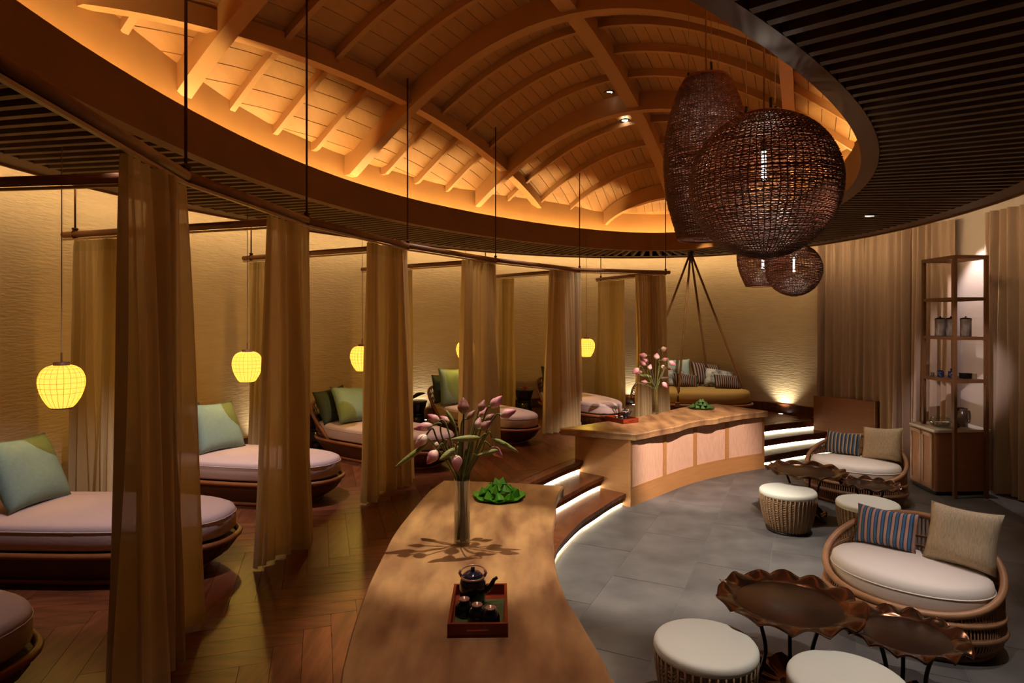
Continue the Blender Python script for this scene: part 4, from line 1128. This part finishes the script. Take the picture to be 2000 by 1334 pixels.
def lotus(label, vx, vy, vr, vh, base, tip, m, r, seed, group, stemr=.0052, sm='stem'):
    g = random.Random(seed); base, tip = Vector(base), Vector(tip); d = (tip-base); L = max(d.length, .05); d.normalize()
    L = max(.075, min(L, .125))
    t = thing('lotus_bud', label, 'flower', (vx, vy, ZT), 0, group); o = Vector((vx, vy, ZT))
    b0 = base-o; horiz = Vector((b0.x, b0.y, 0)); hl = horiz.length or .01; hd = horiz/hl
    fa = g.uniform(0, 6.28); foot = Vector((math.cos(fa), math.sin(fa), 0))*vr*g.uniform(.35, .92)+Vector((0, 0, .025))
    lip = (hd*.6+Vector((math.cos(fa+.8), math.sin(fa+.8), 0))*.4)*vr*g.uniform(.6, .95)+Vector((0, 0, vh))
    ap = b0-d*.05
    P = [tuple(foot), tuple(foot*.4+lip*.6), tuple(lip)]
    rise = max(b0.z, vh+.05)
    if d.z < .3: P.append(tuple(lip*.35+b0*.65+Vector((0, 0, (rise-b0.z)*.4+.055))))
    P += [tuple(ap), tuple(b0+d*.004)]
    MB().tube(spline(P, 6), stemr, 6).build('stem', sm, t, True)
    bm_ = bud_mesh(r, L, seed).build('bud', m, t, True)
    bm_.location = b0; bm_.rotation_euler = d.to_track_quat('Z', 'Y').to_euler()
VX, VY = at(902.5, 1063, HS)
vase('tall clear glass vase of lotus buds on the near counter', VX, VY, .0485, .385, .19)
V1 = [ # base px, tip px, depth offset, material, radius, label
 ((905.3, 808), (904.7, 776), -.02, 'bud_dark', .034, 'upright pointed lotus bud at the top centre of the near bouquet'),
 ((937, 803), (945, 784), .06, 'bud_dark', .022, 'small brownish bud left of the topmost right bud in the near bouquet'),
 ((959, 796), (981, 773), .02, 'bud', .028, 'pale pink lotus bud at the upper right top of the near bouquet'),
 ((935.5, 815), (951.5, 796), .12, 'bud', .022, 'pink bud behind the small brownish one in the near bouquet'),
 ((912, 819), (923, 807), .05, 'bud_dark', .018, 'smallest dark bud just right of the upright one in the near bouquet'),
 ((978, 813), (1008.5, 801), -.04, 'bud', .027, 'bright pink lotus bud farthest right in the near bouquet'),
 ((947, 821), (966, 809), .10, 'bud_dark', .020, 'brownish bud half hidden at the right centre of the near bouquet'),
 ((940, 839), (959, 822), -.06, 'bud_dark', .026, 'dusky bud right of centre low among the stems of the near bouquet'),
 ((931, 838), (935, 824), .03, 'bud_pale', .020, 'whitish bud in the middle of the near bouquet'),
 ((858, 823), (834.6, 809.6), .04, 'bud', .023, 'pink bud at the upper left of the near bouquet'),
 ((877, 825), (862, 814.5), .10, 'bud', .020, 'little pink bud second from the upper left of the near bouquet'),
 ((844.8, 830.6), (808, 838), -.03, 'bud', .026, 'long pink bud pointing left in the near bouquet'),
 ((833, 849.6), (811, 873), -.08, 'bud_pale', .029, 'pale bud drooping at the left of the near bouquet'),
 ((861, 866), (848, 874), .10, 'bud_pale', .021, 'white-based bud half behind the left drooping ones of the near bouquet'),
 ((853.6, 880), (833.7, 906.7), -.10, 'bud', .031, 'large pink bud drooping low on the left of the near bouquet'),
 ((893, 889), (891.6, 921), -.13, 'bud', .030, 'pink bud hanging down over the rim of the near vase'),
 ((911, 893), (911, 909), .05, 'bud_pale', .018, 'small pale bud beside the rim of the near vase'),
 ((959, 873), (982, 893.5), .02, 'bud', .025, 'pink bud drooping on the right of the near bouquet')]
for k, (b, tp, dy, m, r, lb) in enumerate(V1):
    lotus(lb, VX, VY, .042, .385, atd(*b, VY+dy), atd(*tp, VY+dy*1.25), m, r, 60+k, 'lotus buds in the near vase', sm='stem_dark' if k in (0, 12) else 'stem')
RL = [((833, 868), (770, 914), -.06, .0165, 'long rolled green leaf reaching far left from the near bouquet'), ((938, 855), (881, 858), -.12, .019, 'rolled green leaf lying across the middle of the near bouquet'),
      ((889, 876), (858, 899), -.14, .020, 'rolled leaf pointing down left beside the hanging bud of the near bouquet'), ((960, 855), (1013, 883), -.02, .017, 'rolled leaf pointing right out of the near bouquet'),
      ((973, 879), (931, 890), -.08, .014, 'rolled leaf low on the right of the near bouquet'), ((871, 801), (891, 836), .0, .013, 'yellowish rolled leaf standing at the upper left of the near bouquet')]
for k, (a, b, dy, r, lb) in enumerate(RL):
    p, q = atd(*a, VY+dy), atd(*b, VY+dy*1.4)
    o = rolled(lb, p, q, r, 'roll', group='rolled lotus leaves in the near vase')
    nr, fr_ = (p, q) if (p-Vector((VX, VY, 1.3))).length < (q-Vector((VX, VY, 1.3))).length else (q, p)
    s_ = [(VX, VY, ZT+.03), (VX+(nr.x-VX)*.15, VY, ZT+.37), tuple(Vector(nr)+(Vector(nr)-Vector(fr_)).normalized()*.03+Vector((0, 0, .005))), tuple(nr)]
    MB().tube([Vector(v)-Vector(p) for v in spline(s_, 6)], .004, 6).build('stem', 'stem', o, True)
WX, WY = at(1280, 808, HS)
vase('tall clear glass vase of lotus buds on the far counter', WX, WY, .047, .36, .12)
def z2(x, y): return (1200+x/6.667, 640+y/6.667)
V2L = [((425, 365), (310, 355), 'bud', .034, 'bright pink bud pointing left, upper left of the far bouquet'), ((610, 285), (685, 268), 'bud_pale', .034, 'topmost bud of the far bouquet'),
       ((545, 410), (555, 330), 'bud_pale', .040, 'fat pale bud at the upper centre of the far bouquet'), ((440, 455), (365, 398), 'bud', .028, 'bud second below the bright left one of the far bouquet'),
       ((405, 490), (335, 430), 'bud', .028, 'third bud down the left side of the far bouquet'), ((450, 545), (475, 475), 'bud_pale', .030, 'pale bud left of the stems in the far bouquet'),
       ((430, 490), (410, 440), 'bud_dark', .024, 'dusky bud among the left cluster of the far bouquet'), ((615, 425), (710, 402), 'bud_dark', .030, 'brownish bud pointing right in the far bouquet'),
       ((710, 440), (800, 488), 'bud', .032, 'red-pink bud farthest right in the far bouquet'), ((605, 500), (680, 530), 'bud_pale', .030, 'pale bud right of the stems in the far bouquet'),
       ((315, 530), (238, 600), 'bud', .036, 'pink bud drooping at the far left of the far bouquet'), ((360, 570), (275, 608), 'bud_dark', .030, 'dusky bud just below the far left drooping bud of the far bouquet'),
       ((625, 710), (690, 785), 'bud', .034, 'pink bud hanging low on the right of the far bouquet'), ((430, 712), (340, 700), 'bud_dark', .026, 'brown bud low on the left of the far bouquet'), ((690, 520), (745, 548), 'bud_dark', .024, 'small dark bud right of centre in the far bouquet')]
for k, (b, tp, m, r, lb) in enumerate(V2L):
    dy = .14*math.sin(k*2.3)
    lotus(lb, WX, WY, .04, .36, atd(*z2(*b), WY+dy), atd(*z2(*tp), WY+dy*1.2), m, r, 90+k, 'lotus buds in the far vase', .006, 'stem_dark' if k % 3 == 0 else 'stem')
for k, (a, b, r, lb) in enumerate((((480, 640), (320, 615), .026, 'rolled pale green leaf reaching left from the far bouquet'), ((300, 715), (245, 772), .018, 'dark rolled leaf tip low on the left of the far bouquet'), ((570, 660), (720, 650), .02, 'dark rolled leaf reaching right from the far bouquet'))):
    p, q = atd(*z2(*a), WY), atd(*z2(*b), WY); o = rolled(lb, p, q, r, 'roll' if k == 0 else 'stem_dark', group='rolled lotus leaves in the far vase')
    s_ = [(WX, WY, ZT+.03), (WX+(p.x-WX)*.15, WY, ZT+.35), tuple(Vector(p))]
    MB().tube([Vector(v)-Vector(p) for v in spline(s_, 6)], .005, 6).build('stem', 'stem', o, True)

# ------------------------------------------------------------------ leaf plates with folded parcels
def plate(label, x, y, r, m):
    t = thing('leaf_plate', label, 'plate', (x, y, ZT)); n = 60; rows = []
    for k, z in ((.02, .004), (.5, .005), (.8, .008), (.94, .016), (1.0, .024)):
        rows.append([(r*k*(1+.03*math.sin(7*a)*k+.02*math.sin(13*a+1)*k)*math.cos(a), r*k*(1+.03*math.sin(7*a)*k)*math.sin(a), z+.006*k**3*math.sin(9*a)) for a in [2*PI*i/n for i in range(n)]])
    up_ = MB().rows(rows, True); lo = MB().rows([[(x_, y_, max(0, z_-.004)) for x_, y_, z_ in rw] for rw in rows[::-1]], True); up_.add(lo.v, lo.f)
    up_.build('leaf_blade', m, t, True); return t
def parcel_mesh(seed, s):
    """small folded leaf cone: three creased flaps meeting in a point"""
    g = random.Random(seed); mb = MB(); h = s*g.uniform(1.0, 1.25)
    for k in range(3):
        a = 2*PI*k/3; b = a+2*PI/3+.35; ra, rb = s*.80, s*.86
        A0 = (ra*math.cos(a), ra*math.sin(a), 0); B0 = (rb*math.cos(b), rb*math.sin(b), 0); Mx = (.74*s*math.cos((a+b)/2)*1.05, .74*s*math.sin((a+b)/2)*1.05, h*.20)
        T = (s*.05*math.cos(a), s*.05*math.sin(a), h)
        mb.add([A0, Mx, T, B0], [(0, 1, 2), (1, 3, 2)]); mb.add([A0, Mx, B0], [(0, 2, 1)])
    return mb
def parcels(px_label, x, y, r, m, n, seed):
    g = random.Random(seed); ms = [parcel_mesh(seed+k, r*.27).mesh('folded_leaf', m) for k in range(4)]
    names8 = ['right', 'back right', 'back', 'back left', 'left', 'front left', 'front', 'front right']
    for lev, (cnt, rr_, z) in enumerate(((8, .62, .012), (6, .36, .012+r*.20), (2, .10, .012+r*.42))):
        for i in range(cnt):
            a = 2*PI*i/cnt+g.uniform(-.15, .15)+lev*.1; o = link('folded_leaf', ms[(i+lev) % 4])
            o.location = (x+r*rr_*math.cos(a), y+r*rr_*math.sin(a), ZT+z); o.rotation_euler = (g.uniform(-.25, .25)-.28*math.sin(a)*(lev < 2), g.uniform(-.25, .25)+.28*math.cos(a)*(lev < 2), g.uniform(0, 6.28))
            side = names8[int(round(a/(2*PI)*8)) % 8] if lev < 2 else ('right', 'left')[i]
            where = ('at the %s edge', 'in the middle tier, %s,', 'at the very top, %s,')[lev] % side
            tag(o, 'folded leaf parcel %s on the %s leaf plate' % (where, 'near' if 'near' in px_label else 'far'), 'leaf parcel', px_label)
P1 = at(975, 971, HS); P2 = at(1370, 798, HS)
plate('round green leaf plate on the near counter behind the vase', P1[0], P1[1], .195, 'leaf')
parcels('bright green folded leaf parcel heaped on the near leaf plate', P1[0], P1[1], .195, 'leaf', 18, 5)
plate('round green leaf plate on the far counter', P2[0], P2[1], .19, 'leaf_dark')
parcels('dark green folded leaf parcel heaped on the far leaf plate', P2[0], P2[1], .19, 'leaf_dark', 16, 9)

# ------------------------------------------------------------------ tea trays
def tray(label, x, y, rz, w_=.255, l_=.40):
    t = thing('tray', label, 'tray', (x, y, ZT), rz); h = .055; th = .013
    MB().box((0, 0, .006), (w_, l_, .012)).build('bottom', 'tray', t)
    for sx in (-1, 1): MB().box((sx*(w_/2-th/2), 0, h/2+.004), (th, l_, h)).build('side', 'tray', t)
    for sy in (-1, 1):
        mb = MB(); y_ = sy*(l_/2-th/2); sl = .046; z0, z1 = .022, .036; Wd = w_-2*th
        mb.box((0, y_, (.004+z0)/2), (Wd, th, z0-.004)); mb.box((0, y_, (z1+h+.004)/2), (Wd, th, h+.004-z1))
        for sx in (-1, 1): mb.box((sx*(sl+(Wd/2-sl)/2), y_, (z0+z1)/2), (Wd/2-sl, th, z1-z0))
        mb.build('end_board', 'tray', t)
    return t
def napkin(label, x, y, rz, s=.105, l=.145):
    mb = MB(); rows = [[(-s+2*s*i/8, -l+2*l*j/10, .0135+.006*max(0, (abs(i-4)/4))**4+.002*math.sin(j)) for i in range(9)] for j in range(11)]
    mb.rows(rows); mb.rows([[(a, b, c-.002) for a, b, c in r_][::-1] for r_ in rows])
    o = mb.build('napkin', 'tray_mat', None, True); o.location = (x, y, ZT); o.rotation_euler = (0, 0, rz); tag(o, label, 'napkin')
def teapot(label, x, y, rz, s=1.0, z=None):
    t = thing('teapot', label, 'teapot', (x, y, ZT+.0155 if z is None else z), rz)
    MB().lathe([(.038*s, 0), (.050*s, .008*s), (.056*s, .045*s), (.055*s, .085*s), (.048*s, .102*s), (.044*s, .108*s)], 30).build('body', 'black_glaze', t, True)
    MB().lathe([(.047*s, .101*s), (.050*s, .106*s), (.046*s, .112*s), (.042*s, .110*s)], 30, cap=False).build('collar', 'copper_rim', t, True)
    lid = MB().lathe([(.043*s, .110*s), (.042*s, .116*s), (.028*s, .126*s), (.010*s, .130*s), (.001, .131*s)], 28).build('lid', 'blue_glaze', t, True)
    MB().lathe([(.005*s, .128*s), (.009*s, .138*s), (.008*s, .146*s), (.001, .149*s)], 14).build('lid_knob', 'black_glaze', lid, True)
    MB().tube([(.048*s, 0, .045*s), (.074*s, 0, .066*s), (.088*s, 0, .094*s), (.102*s, 0, .104*s)], [.014*s, .011*s, .008*s, .0065*s], 10).build('spout', 'black_glaze', t, True)
    for sx in (-1, 1): MB().tube([(sx*.047*s, 0, .108*s), (sx*.055*s, 0, .122*s), (sx*.050*s, 0, .134*s)], .006*s, 8).build('lug', 'copper_rim', t, True)
    MB().tube([(.05*s*math.cos(a), .012*s+.058*s*abs(math.sin(a)), .124*s+.004*math.sin(a)) for a in [PI*i/12 for i in range(13)]], .0035*s, 6).build('handle', 'copper_rim', t, True)
def cup(label, x, y, s=1.0, z=None, group=None):
    t = thing('teacup', label, 'cup', (x, y, ZT+.0155 if z is None else z), 0, group)
    MB().lathe([(.034*s, 0), (.036*s, .004*s), (.034*s, .030*s), (.026*s, .050*s), (.0185*s, .058*s)], 24, cap=False).build('bowl', 'black_glaze', t, True)
    MB().lathe([(.0185*s, .056*s), (.020*s, .063*s), (.016*s, .064*s), (.014*s, .057*s), (.001, .056*s)], 24, cap=False).build('foot_ring', 'copper_rim', t, True)
TX, TY = -.148, 2.82
tray('square red-brown wooden tray with tea things on the near counter', TX, TY, .02)
napkin('folded green leaf napkin lying in the near tray', TX+.005, TY-.01, -.03)
teapot('blue-black glazed teapot standing in the near tray', TX-.035, TY+.095, 0, 1.12)
cup('upturned dark teacup, leftmost of three in the near tray', TX-.065, TY-.03, 1.18, group='upturned teacups in the near tray')
cup('upturned dark teacup between the other two in the near tray', TX-.005, TY-.085, 1.18, group='upturned teacups in the near tray')
cup('upturned dark teacup, rightmost of three in the near tray', TX+.055, TY-.115, 1.18, group='upturned teacups in the near tray')
UX, UY = at(1214, 823, HS)
tray('red-brown wooden tray with tea things on the far counter', UX, UY, .55, .26, .36)
teapot('dark teapot standing in the far tray', UX+.06, UY+.09, .3, .95)
cup('upturned dark teacup, left one of the two in the far tray', UX-.07, UY-.02, 1.0, group='upturned teacups in the far tray')
cup('upturned dark teacup beside the teapot in the far tray', UX-.01, UY-.06, 1.0, group='upturned teacups in the far tray')

# ------------------------------------------------------------------ cabinet and tower shelf on the right
cb = thing('cabinet', 'corner cabinet with woven doors and a pale stone top', 'cabinet', (0, 0, 0))
K0, K1, K2, K3 = (5.33, 8.36), (5.25, 7.74), (5.95, 7.78), (6.02, 8.42)
ZC = .815
def rnd_poly(P, r=.05, n=5, corners=(1,)):
    out = []
    for i, p in enumerate(P):
        if i not in corners: out.append(p); continue
        a, b = Vector(P[i-1])-Vector(p), Vector(P[(i+1) % len(P)])-Vector(p); a.normalize(); b.normalize()
        for k in range(n+1):
            t_ = k/n; out.append(tuple(Vector(p)+a*r*(1-t_)**2+b*r*t_**2))
    return out
PB = rnd_poly([K0, K1, K2, K3])
MB().prism(PB, .05, ZC-.03).build('carcass', 'cab_wood', cb, fix=True)
cxm, cym = 5.64, 8.07
MB().prism([(cxm+(p[0]-cxm)*.93, cym+(p[1]-cym)*.93) for p in PB], 0, .05).build('plinth', 'black_metal', cb, fix=True)
MB().prism([(cxm+(p[0]-cxm)*1.03, cym+(p[1]-cym)*1.03) for p in PB], ZC-.03, ZC).build('stone_top', 'stone', cb, fix=True)
dv = Vector((K0[0]-K1[0], K0[1]-K1[1], 0)); dl_ = dv.length; dv.normalize(); on_ = Vector((-dv.y, dv.x, 0))
for k in range(2):
    a = Vector((*K1, 0))+dv*(.035+k*(dl_-.06)/2+.05*(1-k)*.4); b = Vector((*K1, 0))+dv*(.035+(k+1)*(dl_-.06)/2-.012)
    a0, b0 = a+on_*.010, b+on_*.010; dr = MB()
    z0, z1 = .075, ZC-.055; fw = .045
    for p, q in ((a0, a0+dv*fw), (b0-dv*fw, b0)): dr.bar(p+Vector((0, 0, (z0+z1)/2)), q+Vector((0, 0, (z0+z1)/2)), .02, z1-z0)
    for z in (z0+fw/2, z1-fw/2): dr.bar(a0+Vector((0, 0, z)), b0+Vector((0, 0, z)), .02, fw)
    d_ = dr.build('door', 'cab_door', cb)
    MB().bar(a0+dv*fw+Vector((0, 0, (z0+z1)/2))-on_*.004, b0-dv*fw+Vector((0, 0, (z0+z1)/2))-on_*.004, .012, z1-z0-2*fw).build('woven_panel', 'cane', d_)
tw = thing('tower_shelf', 'tall open timber tower shelf standing over the corner cabinet', 'shelf', (0, 0, 0))
TA, TB, TC, TD = (5.42, 8.22), (5.40, 7.62), (5.80, 7.64), (5.84, 8.26)
ZTOP = 2.97
for (p, z0) in ((TA, ZC), (TB, 0), (TC, ZC*0), (TD, ZC)):
    MB().box((p[0], p[1], (z0+ZTOP)/2), (.038, .038, ZTOP-z0)).build('post', 'tower', tw)
for z in (ZTOP-.02,):
    for a, b in ((TA, TB), (TB, TC), (TC, TD), (TD, TA)): MB().bar((*a, z), (*b, z), .04, .045).build('rail', 'tower', tw)
for z in (2.46, 1.975, 1.45):
    inner = [(cx_, cy_2) for cx_, cy_2 in (TA, TB, TC, TD)]
    sh = MB().prism([(5.65+(p[0]-5.65)*.97, 7.935+(p[1]-7.935)*.97) for p in inner], z-.012, z).build('shelf_board', 'tower', tw, fix=True)
    for a, b in ((TA, TB), (TB, TC), (TC, TD), (TD, TA)): MB().bar((*a, z-.022), (*b, z-.022), .03, .036).build('edge_rail', 'tower', sh)
def jar(label, x, y, z):
    t = thing('canister', label, 'jar', (x, y, z), 0, 'patterned canisters on the tower shelf')
    MB().lathe([(.058, 0), (.060, .006), (.060, .20), (.064, .208), (.064, .216), (.055, .218)], 26).build('body', 'jar', t, True)
    ld = MB().lathe([(.062, .217), (.062, .226), (.03, .236), (.001, .238)], 26).build('lid', 'black_glaze', t, True)
    MB().lathe([(.006, .234), (.012, .246), (.001, .254)], 12).build('lid_knob', 'black_glaze', ld, True)
jar('patterned dark canister on the left half of the tower shelf', 5.50, 8.02, 1.976)
jar('patterned dark canister half hidden by the front post of the tower shelf', 5.60, 7.97, 1.976)
jar('patterned dark canister on the right half of the tower shelf', 5.71, 7.86, 1.976)
def mug(label, x, y, z, r, h, m, handle=True, nm='mug', cat='mug', group=None, spout=False):
    t = thing(nm, label, cat, (x, y, z), 0, group)
    MB().lathe([(r*.9, 0), (r, .006), (r*.96, h*.5), (r, h), (r*.92, h), (r*.88, h*.1), (.001, h*.08)], 24, cap=False).build('body', m, t, True)
    if handle: MB().tube([(r*.9, 0, h*.85), (r*1.45, 0, h*.82), (r*1.6, 0, h*.5), (r*1.4, 0, h*.22), (r*.92, 0, h*.18)], .010*h/.2+.002, 8).build('handle', m, t, True)
    if spout: MB().tube([(-r*.85, 0, h*.9), (-r*1.2, 0, h*1.0)], [.016, .010], 8).build('spout', m, t, True)
mug('blue glazed cup at the left end of the middle tower shelf', 5.49, 8.00, 1.451, .038, .085, 'blue_glaze', False, 'cup', 'cup', 'blue cups on the tower shelf')
mug('blue glazed cup next to the front post on the tower shelf', 5.56, 7.90, 1.451, .040, .082, 'blue_glaze', False, 'cup', 'cup', 'blue cups on the tower shelf')
mug('tiny dark cup left of the blue cups on the tower shelf', 5.455, 8.10, 1.451, .020, .05, 'jug', False, 'cup', 'cup', 'blue cups on the tower shelf')
mug('dark cup just behind the blue cup by the front post', 5.64, 7.98, 1.451, .036, .105, 'black_glaze', False, 'cup', 'cup', 'blue cups on the tower shelf')
bx_ = thing('tea_box', 'small black box on the right half of the tower shelf', 'box', (5.66, 7.80, 1.451))
MB().box((0, 0, .028), (.10, .08, .056)).build('body', 'black_metal', bx_); MB().box((0, 0, .062), (.104, .084, .012)).build('lid', 'black_metal', bx_)
mug('white glass cup on the right half of the tower shelf', 5.77, 7.80, 1.451, .030, .06, 'glass', False, 'cup', 'cup')
mug('brown stoneware jug with a handle on the cabinet top', 5.78, 8.02, ZC+.001, .062, .235, 'jug', True, 'jug', 'jug', None, True)
gb = thing('glass_bowl', 'round glass bowl of white pebbles on the cabinet top', 'bowl', (5.50, 8.02, ZC+.001))
MB().lathe([(.07, 0), (.11, .02), (.125, .06), (.115, .105), (.10, .12), (.096, .118), (.110, .10), (.12, .06), (.105, .024), (.001, .008)], 30, cap=False).build('glass', 'glass', gb, True)
pbs = MB(); g = random.Random(4)
for k in range(60):
    a, r = g.uniform(0, 6.28), .095*math.sqrt(g.random()); pbs.lathe([(.001, 0), (.013, .006), (.014, .012), (.001, .02)], 7, c=(r*math.cos(a), r*math.sin(a), .012+g.uniform(0, .03)))
pbs.build('pebbles', 'stone', gb, True)['kind'] = 'stuff'
bt = thing('blue_bottle', 'small round blue glazed pot beside the jug on the cabinet top', 'pot', (5.62, 7.90, ZC+.001))
MB().lathe([(.02, 0), (.042, .018), (.046, .038), (.034, .062), (.016, .072), (.014, .085)], 22).build('body', 'blue_glaze', bt, True)
MB().lathe([(.017, .084), (.018, .09), (.006, .094), (.008, .104), (.001, .108)], 14).build('stopper', 'blue_glaze', bt, True)
